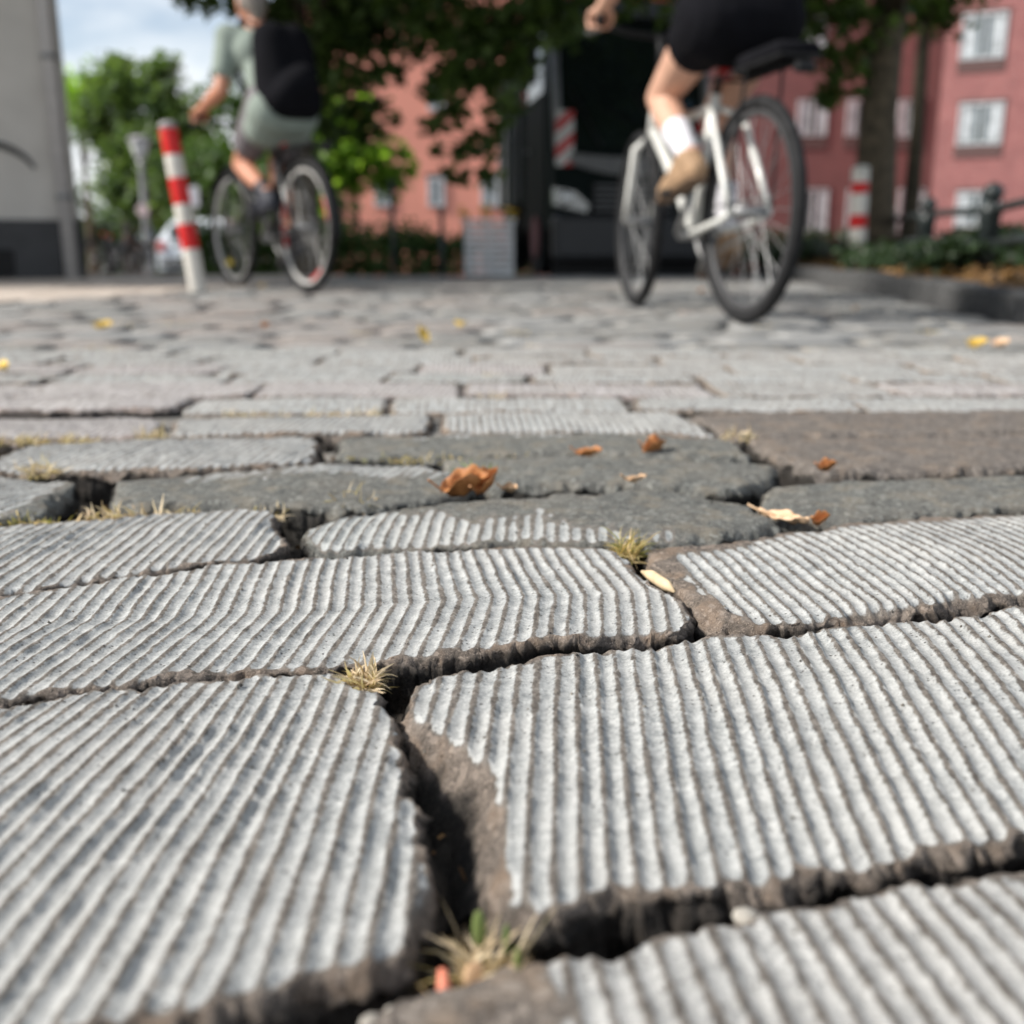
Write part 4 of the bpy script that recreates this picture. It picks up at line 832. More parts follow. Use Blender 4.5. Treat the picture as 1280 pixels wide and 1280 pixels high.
# ------------------------------------------------------------------ the dark compact truck
tr = empty('compact_truck', (1.14, 10.05, gz(10.05)), R(9), 'dark compact municipal truck facing the camera behind the white bicycle', 'truck')
tr.scale = (1, 1, 1.09)
def bx(nm, c, d, mt, par=None, bev=.01): return MB().box(c, d, bev=bev).build(nm, M[mt], par or tr)
MB().prism([(.03, .42), (.0, .95), (.09, 1.05), (.33, 2.12), (.46, 2.24), (1.5, 2.26), (1.55, 2.1), (1.55, .42)], 0, -.77, .77).build('cab', M['truck'], tr)
MB().prism([(.068, 1.075), (.296, 2.07), (.325, 2.06), (.096, 1.07)], 0, -.66, .66).build('windscreen', M['truck_glass'], tr)
for sx in (-1, 1): MB().tube([(sx * .72, .06, 1.05), (sx * .72, .30, 2.10)], .042, 10).build('pillar', M['pillar'], tr, smooth=True)
bx('sun_visor', (0, .27, 2.19), (1.50, .22, .13), 'visor', bev=.03)
lb_ = bx('light_bar', (0, .55, 2.30), (1.34, .2, .08), 'amber', bev=.03)
cw = MB(); n_ = 14
for k in range(n_):
    x0_ = -.62 + 1.24 * k / n_; x1_ = -.62 + 1.24 * (k + 1) / n_; sag = lambda x: .10 * (x / .62) ** 2
    cw.prism([(x0_, .84 + sag(x0_)), (x1_, .84 + sag(x1_)), (x1_, .99 + .3 * sag(x1_)), (x0_, .99 + .3 * sag(x0_))], 1, -.05, .02)
cw.build('grille_panel', M['cowl'], tr)
MB().box((0, -.055, .91), (.20, .012, .05), bev=.004).build('blank_badge', M['truck_grey'], tr)
gp = bx('lower_grille', (0, .005, .66), (.80, .05, .26), 'black', bev=.01)
for k in range(5): bx('slat', (0, -.028, .565 + k * .048), (.76, .02, .018), 'truck_grey', gp, .004)
bx('bumper', (0, -.04, .33), (1.56, .18, .38), 'bumper', bev=.05)
bx('shade_skirt', (0, .10, .12), (1.50, .04, .26), 'black', bev=.01)  # black board standing in for the shadow under the truck
bx('underbody', (0, 1.9, .30), (1.1, 3.0, .44), 'black', bev=.02)
for sx in (-1, 1):
    w_ = MB().box((0, 0, 0), (.165, .014, .44), bev=.004).build('warning_panel', M['stripes'], tr); w_.location = (sx * .67, -.028, 1.135)
    hl = MB().prism([(sx * .77, .74), (sx * .77, .60), (sx * .45, .54), (sx * .43, .60), (sx * .57, .71)], 1, -.035, .03).build('headlight', M['lamp_glass'], tr)
    MB().ellipsoid((sx * .66, -.035, .65), (.06, .02, .06)).build('bulb_reflector', M['steel'], hl, smooth=True)
    ma = MB().tube([(sx * .77, .30, 2.0), (sx * .98, .18, 1.98), (sx * .98, .18, 1.72)], .016, 8).build('mirror_arm', M['black'], tr)
    bx('mirror', (sx * .98, .17, 1.80), (.17, .08, .44), 'black', ma, .03)
    dr = bx('door', (sx * .775, .82, 1.02), (.03, 1.0, 1.05), 'truck', bev=.012); bx('door_handle', (sx * .80, 1.18, 1.12), (.03, .14, .03), 'truck_grey', dr, .008)
    bx('side_window', (sx * .776, .86, 1.80), (.025, .82, .50), 'truck_glass', bev=.01)
    bx('red_glint_strip', (sx * .785, 1.46, 1.85), (.03, .10, .58), 'red_plastic', bev=.008)  # solid red strip standing in for a reflection on the cab side
    MB().tube([(sx * .30, .05, 1.08), (sx * .30 - .28, .17, 1.55)], .012, 6).build('wiper', M['black'], tr)
    for y_ in (.78, 2.75):
        k = 24; wh = MB().prism([(y_ + .34 * math.cos(2 * math.pi * i / k), .34 + .34 * math.sin(2 * math.pi * i / k)) for i in range(k)], 0, sx * .68 - .1, sx * .68 + .1).build('wheel', M['rubber'], tr, smooth=False)
        MB().prism([(y_ + .19 * math.cos(2 * math.pi * i / k), .34 + .19 * math.sin(2 * math.pi * i / k)) for i in range(k)], 0, sx * .785 - .02, sx * .785 + .012).build('rim', M['rim_red'], wh)
bx('cargo_body', (0, 2.65, 1.32), (1.52, 2.0, 1.35), 'truck', bev=.03)
for k in range(4): bx('side_rib', (-.775, 1.85 + k * .5, 1.32), (.04, .06, 1.25), 'truck_grey', bev=.01)

# ------------------------------------------------------------------ bicycles
def bicycle(label, loc, rz, frame_m, rim_m, bag=False, group=None, reflect=None, tyre=.026, name='bicycle', step=False, guards=True, sz=.965, bz=0.0, steer=0.0):
    b = empty(name, loc, rz, label, 'bicycle', group); RW = .35
    for i, x in enumerate((0, 1.05)):
        w = empty('wheel', (x, 0, RW), steer if i else 0.0); w.parent = b
        MB().ring((0, 0, 0), RW - tyre, tyre, 56, 10).build('tyre', M['rubber'], w, smooth=True)
        MB().ring((0, 0, 0), RW - tyre * 2 - .006, .013, 56, 6, flat=.9).build('rim', M[rim_m], w, smooth=True)
        s = MB()
        for k in range(28):
            t = 2 * math.pi * k / 28; sd_ = .03 if k % 2 else -.03; s.tube([(.02 * math.cos(t + .6 * (1 if k % 4 < 2 else -1)), sd_, .02 * math.sin(t + .6 * (1 if k % 4 < 2 else -1))), ((RW - tyre * 2 - .012) * math.cos(t), 0, (RW - tyre * 2 - .012) * math.sin(t))], .0014, 4, cap=False)
        s.build('spokes', M['dull_steel'], w); MB().tube([(0, -.055, 0), (0, .055, 0)], [.022, .022], 12).build('hub', M['dull_steel'], w, smooth=True)
        if reflect and i == (0 if reflect == 'red' else 1): MB().box((.0, 0, 0), (.02, .02, .02)).build('axle_cap', M['dull_steel'], w)
        if reflect == 'yellow' and i == 1:
            MB().box((.10, 0, -.20), (.07, .02, .035), bev=.006).build('reflector', M['yellow_plastic'], w)
    f = MB(); BB = (.44, 0, .29); ST = (.308, 0, .745); HT, HB = (.86, 0, .84), (.91, 0, .66)
    f.tube([BB, (.375, 0, .52), ST], .019, 10); f.tube([HT, HB], .023, 10)
    f.tube([(.905, 0, .69), (.66, 0, .50), BB], .021, 10)
    f.tube([(.868, 0, .80), (.60, 0, .70 if not step else .56), (.32, 0, .70 if not step else .50)], .017, 10)
    for sg_ in (-1, 1):
        f.tube([(.315, sg_ * .02, .70), (.20, sg_ * .055, .66), (.07, sg_ * .066, .46), (0, sg_ * .068, .35)], .0115, 8); f.tube([BB, (.36, sg_ * .045, .29), (.05, sg_ * .068, .33), (0, sg_ * .068, .35)], .0125, 8)
    fr = f.build('frame', M[frame_m], b, smooth=True)
    fk = MB()
    for sg_ in (-1, 1): fk.tube([(.918, sg_ * .02, .655), (.94, sg_ * .058, .62), (1.0, sg_ * .060, .45), (1.05, sg_ * .060, .35)], [.014, .016, .014, .010], 8)
    fk.build('fork', M[frame_m], b, smooth=True)
    MB().tube([ST, (.245 - (.965 - sz) * .3, 0, sz - .015)], .0135, 10).build('seat_post', M['black'], b, smooth=True)
    sd2 = MB(); sd2.capsule((.13, 0, .965), (.22, 0, .965), .075, .06, 14, side=(0, 0, 1), flat=1.0); sd2.capsule((.22, 0, .965), (.40, 0, .955), .055, .022, 12)
    sd2.v = [(p[0] - (.965 - sz) * .4, p[1], sz + (p[2] - .965) * .42) for p in sd2.v]; sd2.build('saddle', M['black'], b, smooth=True)
    hb = MB(); hb.tube([HT, (.84, 0, .96 + bz), (.86, 0, 1.02 + bz)], .015, 10); hb.tube([(a_, b_, c_ + bz) for a_, b_, c_ in ((.70, .29, 1.04), (.80, .26, 1.045), (.87, .12, 1.03), (.875, 0, 1.02), (.87, -.12, 1.03), (.80, -.26, 1.045), (.70, -.29, 1.04))], .0115, 8); hb = hb.build('handlebar', M['black'], b, smooth=True)
    for sg_ in (-1, 1): MB().tube([(.69, sg_ * .293, 1.04 + bz), (.80, sg_ * .262, 1.045 + bz)], .0165, 10).build('grip', M['rubber'], hb, smooth=True); MB().tube([(.83, sg_ * .24, 1.035 + bz), (.80, sg_ * .30, 1.01 + bz), (.73, sg_ * .33, 1.0 + bz)], .006, 6).build('brake_lever', M['dull_steel'], hb)
    ck = MB(); ck.ring((BB[0], -.045, BB[2]), .085, .008, 32, 6); ck.tube([(BB[0], -.06, BB[2]), (BB[0], .06, BB[2])], .022, 12)
    ck.tube([(BB[0], .065, BB[2]), (BB[0] - .115, .075, BB[2] + .135)], [.014, .011], 8); ck.tube([(BB[0], -.065, BB[2]), (BB[0] + .115, -.075, BB[2] - .135)], [.014, .011], 8); ck = ck.build('crank', M['dull_steel'], b, smooth=True)
    MB().box((BB[0] - .115, .125, BB[2] + .135), (.09, .09, .025), bev=.008).build('pedal', M['black'], ck); MB().box((BB[0] + .115, -.125, BB[2] - .135), (.09, .09, .025), bev=.008).build('pedal', M['black'], ck)
    MB().tube([(BB[0], -.045, BB[2] + .088), (0, -.045, RW + .045)], .005, 5).tube([(BB[0], -.045, BB[2] - .088), (0, -.045, RW - .045)], .005, 5).build('chain', M['dull_steel'], b)
    mg = MB()
    for (cx, t0, t1) in ((0, -.2, 2.6), (1.05, .7, 2.9)) if guards else ():
        P = [(cx + (RW + .022) * math.cos(t), 0, RW + (RW + .022) * math.sin(t)) for t in np.linspace(t0, t1, 24)]
        if cx == 0: P = [(cx - (p[0] - cx), 0, p[2]) for p in P]
        MB().tube(P, .030, 8, side=(0, 1, 0), flat=.22).build('mudguard', M['black'], b, smooth=True)
    rk = MB()
    for sg_ in (-1, 1): rk.tube([(.22, sg_ * .06, .77), (-.28, sg_ * .06, .77)], .006, 6); rk.tube([(-.05, sg_ * .06, .77), (0, sg_ * .075, .36)], .005, 6)
    for x in (-.28, -.12, .05, .2): rk.tube([(x, -.06, .77), (x, .06, .77)], .005, 6)
    rk = rk.build('luggage_rack', M['black'], b)
    lt = MB().box((-.30, 0, .735), (.03, .06, .03), bev=.01).build('rear_reflector', M['black'], rk)
    MB().capsule((.235, 0, .79), (.232, 0, .82), .022, .022, 10).build('seat_post_light', M['red_plastic'], b, smooth=True)
    if bag: MB().box((-.08, -.02, .795), (.30, .14, .045), bev=.018).build('rack_bag', M['black_cloth'], b, smooth=True)
    return b
RB = ((.757, 3.40, 0), math.atan2(.975, -.222)); LBk = ((-1.13, 5.82, 0), math.atan2(.81, -.59))
bicycle('white bicycle ridden by the person in black shorts', *RB, 'white_paint', 'dark_rim', bag=True, tyre=.022, guards=False, sz=.90, steer=R(-6))
lb2 = bicycle('dark bicycle with pale rims ridden by the man with the backpack', *LBk, 'dark_paint', 'white_rim', reflect='yellow', step=True, tyre=.022, bz=-.075)
rearw = [c for c in lb2.children if c.name.startswith('wheel')][0]
for t in (.15, -.35, -2.2, 2.6): 
    P = [(.283 * math.cos(a), 0, .283 * math.sin(a)) for a in np.linspace(t, t + .42, 8)]; MB().tube(P, .012, 8).build('red_reflective_strip', M['red_plastic'], rearw, smooth=True)
far_b = None
for i, (px, D, rz) in enumerate(((118, 19.5, 1.2), (136, 20.5, 1.9), (150, 21.5, 1.4))):
    p_ = at(px, 340, D); lab = ('parked bicycle nearest the plastered wall', 'parked bicycle in the middle of the far row', 'parked bicycle nearest the street lamp')[i]
    if far_b is None: far_b = bicycle(lab, (p_.x, D, gz(D)), rz, 'dark_paint', 'alu_rim', group='bicycles parked far off', step=True); o = far_b
    else: o = copy_tree(far_b)
    o.location = (p_.x, D, gz(D)); o.rotation_euler = (R(6), 0, rz); o['label'] = lab; o['group'] = 'bicycles parked far off'

# ------------------------------------------------------------------ people
def ik(a, c, l1, l2, pole):
    a, c, pole = Vector(a), Vector(c), Vector(pole); d = c - a; L = min(d.length, (l1 + l2) * .999); u = d.normalized()
    x = (l1 * l1 - l2 * l2 + L * L) / (2 * L); h_ = math.sqrt(max(0, l1 * l1 - x * x)); pp_ = (pole - u * pole.dot(u)).normalized()
    return a + u * x + pp_ * h_
def foot(m, ankle, toe_dir, r=.036):
    a = Vector(ankle); t = Vector(toe_dir).normalized(); heel = a - t * .055 + Vector((0, 0, -.055)); ball = a + t * .13 + Vector((0, 0, -.06)) + Vector((0, 0, t.z * .02)); toe = a + t * .19 + Vector((0, 0, -.062))
    m.capsule(heel, ball, .033, .038, 12); m.capsule(ball, toe, .037, .026, 12); m.capsule(a, ball, .040, .034, 12); m.capsule(a, heel, .04, .033, 10)
def rider(label, loc, rz, skin, hair, shirt, shorts, shoe, sole, sock, sock_h, sleeve, sh_x, short_len, drop=0.0, hip_x=.245, hip_z=1.03, wide=0.0, bz=0.0):
    P = empty('person', loc, rz, label, 'person'); body = MB(); top = MB(); low = MB()
    hipc = Vector((hip_x, 0, hip_z)); chest = Vector((sh_x - .09, 0, 1.36 - drop)); neck = Vector((sh_x + .0, 0, 1.515 - drop)); head = Vector((sh_x + .075, 0, 1.665 - drop))
    waist = hipc.lerp(chest, .5) + Vector((-.02, 0, 0))
    def trunk(m, e, z0=0):
        m.capsule(hipc + Vector((0, .065, 0)), hipc + Vector((0, -.065, 0)), .115 + e, .115 + e, 16); m.capsule(hipc, waist, .128 + e, .118 + e, 16, side=(0, 1, 0), flat=.78); m.capsule(waist, chest, .125 + e, .150 + e, 16, side=(0, 1, 0), flat=.72)
        m.capsule(chest + Vector((0, .07, .02)), chest + Vector((0, -.07, .02)), .115 + e, .115 + e, 16); m.capsule(chest, neck - Vector((.02, 0, .06)), .13 + e, .07 + e, 14, side=(0, 1, 0), flat=.75)
    trunk(body, 0); trunk(top, .014)
    if drop: top.capsule(hipc + Vector((.05, .075, -.10)), hipc + Vector((.05, -.075, -.10)), .125, .125, 16); top.capsule(hipc + Vector((-.02, .06, -.03)), hipc + Vector((-.02, -.06, -.03)),   .146, .146, 16); top.capsule(hipc, waist, .158, .156, 16, side=(0, 1, 0), flat=.88); top.capsule(waist, chest, .156, .160, 16, side=(0, 1, 0), flat=.82)
    body.capsule(neck - Vector((.02, 0, .05)), head + Vector((-.01, 0, -.07)), .056, .052, 12)
    body.ellipsoid(head, (.098, .076, .118), 18, 12); body.capsule(head + Vector((.05, 0, -.075)), head + Vector((.075, 0, -.085)), .045, .028, 12)
    body.capsule(head + Vector((.092, 0, .015)), head + Vector((.112, 0, -.022)), .010, .015, 8); body.capsule(head + Vector((.085, .03, .03)), head + Vector((.085, -.03, .03)), .014, .014, 8)
    body.capsule(head + Vector((.094, .02, -.058)), head + Vector((.094, -.02, -.058)), .009, .009, 8)
    for s in (-1, 1):
        body.capsule(head + Vector((-.005, s * .078, .012)), head + Vector((-.012, s * .083, -.025)), .017, .012, 8, side=(1, 0, 0), flat=.55)
        sh = Vector((sh_x - .03, s * .185, 1.455 - drop)); grip = Vector((.745, s * .278, 1.045 + bz)); wrist = grip + Vector((-.055, s * .005, .035)); el = ik(sh, wrist, .29, .265, Vector((-.5, s * .25, -.9)))
        body.capsule(chest + Vector((.02, s * .10, .06)), sh, .075, .062, 12); top.capsule(chest + Vector((.02, s * .10, .06)), sh, .089, .078, 12)
        body.capsule(sh, el, .052, .040, 12); body.capsule(el, el.lerp(wrist, .35), .040, .042, 12); body.capsule(el.lerp(wrist, .35), wrist, .042, .027, 12)
        top.capsule(sh, sh.lerp(el, sleeve), .074, .066, 12)
        kn = grip + Vector((.018, 0, .030)); body.capsule(wrist, kn, .026, .024, 10); 
        for k in range(4):
            o_ = Vector((.0, s * (.034 - .021 * k), 0)); ln_ = (.92, 1.0, .97, .82)[k]
            a0 = kn + o_ ; a1 = grip + o_ + Vector((.040 * ln_, 0, .012)); a2 = grip + o_ + Vector((.030 * ln_, 0, -.020)); a3 = grip + o_ + Vector((.004, 0, -.026))
            body.capsule(a0, a1, .0098, .0092, 8); body.capsule(a1, a2, .0092, .0086, 8); body.capsule(a2, a3, .0086, .0078, 8)
        t0 = wrist + Vector((.02, -s * .022, -.005)); t1 = grip + Vector((-.012, -s * .045, .016)); t2 = grip + Vector((.018, -s * .045, -.014)); body.capsule(t0, t1, .013, .011, 8); body.capsule(t1, t2, .011, .009, 8)
        hip = hipc + Vector((.015, s * .092, -.01)); ank = Vector((.215, s * .125, .535)) if s > 0 else Vector((.44, s * .125, .285))
        knee = ik(hip, ank, .42 if s > 0 else .435, .40 if s > 0 else .43, Vector((1, s * .0, .0))); tdir = Vector((1, s * .04, -.20 if s > 0 else -.28))
        body.capsule(hip, hip.lerp(knee, .5), .092, .076, 14); body.capsule(hip.lerp(knee, .5), knee, .076, .054, 14); body.capsule(knee, knee.lerp(ank, .3), .052, .057, 12); body.capsule(knee.lerp(ank, .3), ank, .056, .035, 12); foot(body, ank, tdir)
        low.capsule(hip, hip.lerp(knee, short_len), .108 + wide, .096 + wide, 14)
        if sock_h > 0:
            k_ = MB(); k_.tube([ank + Vector((0, 0, -.03)), ank, ank.lerp(knee, sock_h * .5), ank.lerp(knee, sock_h)], [.041, .039, .044, .0525], 14, cap=False).build('sock', M[sock], P, smooth=True)
        f_ = MB(); a = ank; t_ = tdir.normalized(); up = Vector((0, 0, 1)) 
        hl_, bl_, te_ = a - t_ * .06 + Vector((0, 0, -.058)), a + t_ * .125 + Vector((0, 0, -.062)), a + t_ * .195 + Vector((0, 0, -.064))
        f_.capsule(hl_, bl_, .040, .044, 14); f_.capsule(bl_, te_, .043, .030, 14); f_.capsule(a + Vector((0, 0, -.01)), bl_, .046, .038, 12); f_.capsule(a + Vector((0, 0, -.01)), hl_, .045, .040, 12)
        so_ = f_.build('shoe', M[shoe], P, remesh=.009)
        s_ = MB(); s_.capsule(hl_ + Vector((0, 0, -.034)), te_ + Vector((0, 0, -.03)), .040, .034, 14, side=(0, 1, 0), flat=.3); s_.build('sole', M[sole], so_, smooth=True)
    low.capsule(hipc + Vector((0, .075, -.005)), hipc + Vector((0, -.075, -.005)), .130 + wide, .130 + wide, 16); low.capsule(hipc, hipc.lerp(waist, .35), .138, .124, 16, side=(0, 1, 0), flat=.78)
    body.build('body', M[skin], P, remesh=.0075, sm=3)
    top.v = [p for p in top.v]; top.build('shirt', M[shirt], P, remesh=.011, sm=5); low.build('shorts', M[shorts], P, remesh=.011, sm=5)
    hr = MB(); hr.ellipsoid(head + Vector((-.014, 0, .022)), (.098, .084, .112), 18, 12); hr.capsule(head + Vector((-.06, 0, -.03)), head + Vector((-.065, 0, -.075)), .055, .035, 12)
    hr.v = [p for p in hr.v]; hr.build('hair', M[hair], P, remesh=.011, sm=3)
    for s in (-1, 1): MB().ellipsoid(head + Vector((.088, s * .031, .008)), (.012, .013, .009), 10, 7).build('eye', M['sole'], P, smooth=True)
    return P
rider('person in black shorts, white socks and tan shoes riding the white bicycle', *RB, 'skin_pale', 'hair_dark', 'black_cloth', 'black_cloth', 'shoe_tan', 'sole', 'sock_white', .42, 1.0, .54, .20, hip_x=.15, hip_z=.945, wide=.012)
rider('person in grey-green t-shirt and grey shorts riding the dark bicycle', *LBk, 'skin_tan', 'hair_grey', 'shirt_green', 'shorts_grey', 'shoe_dark', 'shoe_dark', 'shoe_dark', .16, .62, .50, .62, drop=.10, hip_z=.995, bz=-.075)
bp = empty('backpack', (0, 0, 0), 0, 'black backpack on the back of the cyclist in the grey-green shirt', 'backpack'); bp.location = (LBk[0][0], LBk[0][1], -.105); bp.rotation_euler = (0, 0, LBk[1])
m = MB(); m.capsule((.20, .055, 1.14), (.25, .055, 1.46), .125, .105, 16, side=(0, 1, 0), flat=.95); m.capsule((.20, -.055, 1.14), (.25, -.055, 1.46), .125, .105, 16, side=(0, 1, 0), flat=.95); m.capsule((.16, .05, 1.12), (.17, -.05, 1.12), .115, .115, 14); m.capsule((.12, .04, 1.16), (.12, -.04, 1.24), .095, .09, 12)
m.v = [(.30 + (p[0] - .30) * 1.08 - .015, p[1] * 1.05 - .02, 1.03 + (p[2] - 1.03) * .93) for p in map(tuple, m.v)]
m.build('bag', M['black_cloth'], bp, remesh=.012, sm=8)
MB().box((.030, -.03, 1.20), (.012, .06, .018), bev=.003).build('red_tag', M['red_plastic'], bp)
for s in (-1, 1): MB().tube([(.30, s * .10, 1.50), (.42, s * .115, 1.555), (.55, s * .12, 1.47), (.53, s * .13, 1.30), (.30, s * .15, 1.12)], .022, 8, side=(0, 1, 0), flat=.35).build('strap', M['black_cloth'], bp, smooth=True)
# the far pedestrian
pp_ = at(186, 340, 30); ped = empty('person', (pp_.x, 30, gz(30)), R(95), 'far pedestrian in a blue shirt and dark shorts walking below the street lamp', 'person')
b1, b2, b3 = MB(), MB(), MB()
b1.ellipsoid((.02, 0, 1.58), (.09, .075, .115)); b1.capsule((0, 0, 1.40), (.01, 0, 1.5), .055, .05)
b1.capsule((0, .05, .95), (0, -.05, .95), .12, .12); b1.capsule((0, 0, .95), (0, 0, 1.33), .13, .15, 14, side=(0, 1, 0), flat=.7)
for s in (-1, 1):
    k_ = Vector((.10 * s, s * .10, .50)); a_ = Vector((.12 * s - .10, s * .10, .09)); b1.capsule((0, s * .09, .92), k_, .088, .056); b1.capsule(k_, a_, .055, .036); foot(b1, a_, (1, 0, 0)); sh = Vector((0, s * .19, 1.36)); e_ = Vector((-.06 * s, s * .24, 1.09)); w_ = Vector((.02 - .06 * s, s * .24, .86))
    b1.capsule((0, s * .1, 1.34), sh, .07, .06); b1.capsule(sh, e_, .05, .04); b1.capsule(e_, w_, .04, .028); b1.capsule(w_, w_ + Vector((.01, 0, -.08)), .028, .03)
    for k in range(4): b1.capsule(w_ + Vector((.03 - .02 * k, 0, -.09)), w_ + Vector((.035 - .02 * k, 0, -.16)), .009, .007, 6)
    b1.capsule(w_ + Vector((.03, 0, -.04)), w_ + Vector((.055, 0, -.10)), .010, .008, 6)
    b2.capsule((0, s * .1, 1.34), sh, .085, .075); b2.capsule(sh, sh.lerp(e_, .7), .068, .06); b3.capsule((0, s * .09, .92), Vector((0, s * .09, .92)).lerp(k_, .65), .105, .092)
b2.capsule((0, 0, .93), (0, 0, 1.33), .148, .166, 14, side=(0, 1, 0), flat=.72); b3.capsule((0, .05, .95), (0, -.05, .95), .132, .132)
b1.build('body', M['skin_tan'], ped, remesh=.014, sm=2); b2.build('shirt', M['blue_cloth'], ped, remesh=.016); b3.build('shorts', M['black_cloth'], ped, remesh=.016)
MB().ellipsoid((-.005, 0, 1.605), (.095, .082, .105)).build('hair', M['hair_grey'], ped, smooth=True)

# ------------------------------------------------------------------ small things in and on the paving
def tuft(label, x, y, z, w, h_, n, mat, seed, lean=.5, long=None, group='grass tufts in the joints'):
    q = random.Random(seed); o = empty('grass_tuft', (x, y, z), 0, label, 'grass tuft', group); m = MB()
    lx, ly = (w, w) if long is None else long
    for k in range(n):
        a = q.uniform(0, 6.283); r0 = q.uniform(0, 1) ** .5; p = Vector((math.cos(a) * r0 * lx * .42, math.sin(a) * r0 * ly * .42, q.uniform(-.1, .25) * h_))
        b_ = a + q.gauss(0, 1.3); el_ = q.uniform(.15, 1.35); d = Vector((math.cos(b_) * math.cos(el_), math.sin(b_) * math.cos(el_), math.sin(el_))); ln_ = h_ * q.uniform(.35, 1.15); t = q.uniform(.0004, .0012) * (w / .03) ** .5
        cv = Vector((q.gauss(0, .5), q.gauss(0, .5), q.uniform(-1.1, .1))); pts = [p]
        for e in range(4): d = (d + cv * .28).normalized(); pts.append(pts[-1] + d * ln_ / 4)
        sd_ = d.cross(Vector((q.gauss(0, 1), q.gauss(0, 1), q.gauss(0, 1)))).normalized() * t; V = []
        for e, pp in enumerate(pts): f_ = (1, 1, .85, .6, .12)[e]; V += [pp - sd_ * f_, pp + sd_ * f_]
        m.add(V, [(2 * e, 2 * e + 1, 2 * e + 3, 2 * e + 2) for e in range(4)])
    m.build('blades', M[mat], o); return o
tf = tuft('dry straw tuft in the joint above the big left sett', -.086, .548, -.006, .021, .017, 190, 'straw', 1, .9)
tf = tuft('large dry tuft with green shoots at the bottom centre joint', -.010, .318, -.026, .020, .032, 190, 'straw', 2, .9)
g_ = MB()
for (x, y_, z, rx, rz_) in ((-.002, .005, .026, .0026, .008), (.008, .004, .022, .0014, .007), (.012, -.002, .016, .0014, .008)): g_.ellipsoid((x, y_, z), (rx, .001, rz_), 8, 6)
g_.build('green_shoot', M['grass_green'], tf, smooth=True)
g_ = MB()
for (x, y_, z, rx, rz_) in ((-.003, -.006, .014, .0045, .007), (.006, -.008, .006, .003, .008), (.010, -.006, .012, .0025, .008)): g_.ellipsoid((x, y_, z), (rx, .001, rz_), 8, 6)
g_.build('dry_leaf_blade', M['leaf_tan'], tf, smooth=True)
tuft('yellow green tuft where three setts meet beyond the milled ones', .097, .815, -.010, .021, .028, 170, 'straw_green', 3, .7)
tuft('small green tuft behind the curled orange leaf', -.042, 1.10, -.01, .035, .028, 70, 'grass_green', 4)
tuft('long dry strip of grass right of the black hole', -.345, .942, -.012, .05, .020, 170, 'straw', 5, .6, long=(.15, .018))
tuft('wispy dry tuft left of the dark grey joint', -.235, .952, -.01, .04, .016, 60, 'straw', 6, .7)
tuft('wispy dry stalks on the smooth grey sett', -.155, .975, -.006, .05, .022, 40, 'straw', 7, 1.1)
tuft('dry tuft on the sett left of the black hole', -.527, 1.118, -.006, .05, .022, 70, 'straw', 8)
tuft('dry and green strip at the left edge before the black hole', -.452, .915, -.012, .06, .018, 90, 'straw_green', 9, .6, long=(.12, .02))
tuft('orange dry tuft in a joint at far left', -.60, 1.305, -.008, .07, .022, 110, 'straw', 10, .6, long=(.16, .03))
tuft('dry tuft beside the small dark joint hole', -.478, 1.34, -.008, .05, .022, 70, 'straw', 11, .6)
tuft('thin green line of grass behind the orange leaf', -.09, 1.197, -.008, .05, .014, 90, 'straw_green', 12, .5, long=(.26, .02))
tuft('sparse dry tuft in the joint behind the pale setts', -.30, 1.535, -.008, .06, .018, 90, 'straw', 13, .6, long=(.35, .02))
tuft('dry tuft at the corner of the brown sett', .30, 1.34, -.008, .05, .020, 60, 'straw', 14, .6)
q = random.Random(77); tiny = []
for i in range(16):
    y_ = q.uniform(1.6, 3.4); x = q.uniform(-.42, .42) * y_
    o = tuft('tiny dry tuft in a joint of the middle distance', x, y_, -.008, .05, q.uniform(.012, .022), 45, q.choice(['straw', 'straw', 'straw_green']), 100 + i, .6, long=(q.uniform(.05, .16), .03), group='tiny tufts further off'); tiny.append((o, x, y_))
def zone_labels(items, what):
    words = ('nearest', 'second nearest', 'third nearest', 'fourth nearest', 'fifth nearest', 'sixth nearest', 'seventh nearest', 'eighth nearest', 'ninth nearest', 'tenth nearest'); zones = {}
    for (o, x, y_) in items:
        zones.setdefault('left third' if x < -.16 * y_ else ('right third' if x > .16 * y_ else 'middle third'), []).append((y_, o))
    for z, lst in zones.items():
        for k, (y_, o) in enumerate(sorted(lst, key=lambda t: t[0])): o['label'] = words[min(k, 9)] + ' ' + what + ' in the ' + z + ' of the road'
zone_labels(tiny, 'tiny dry tuft of the farther joints')
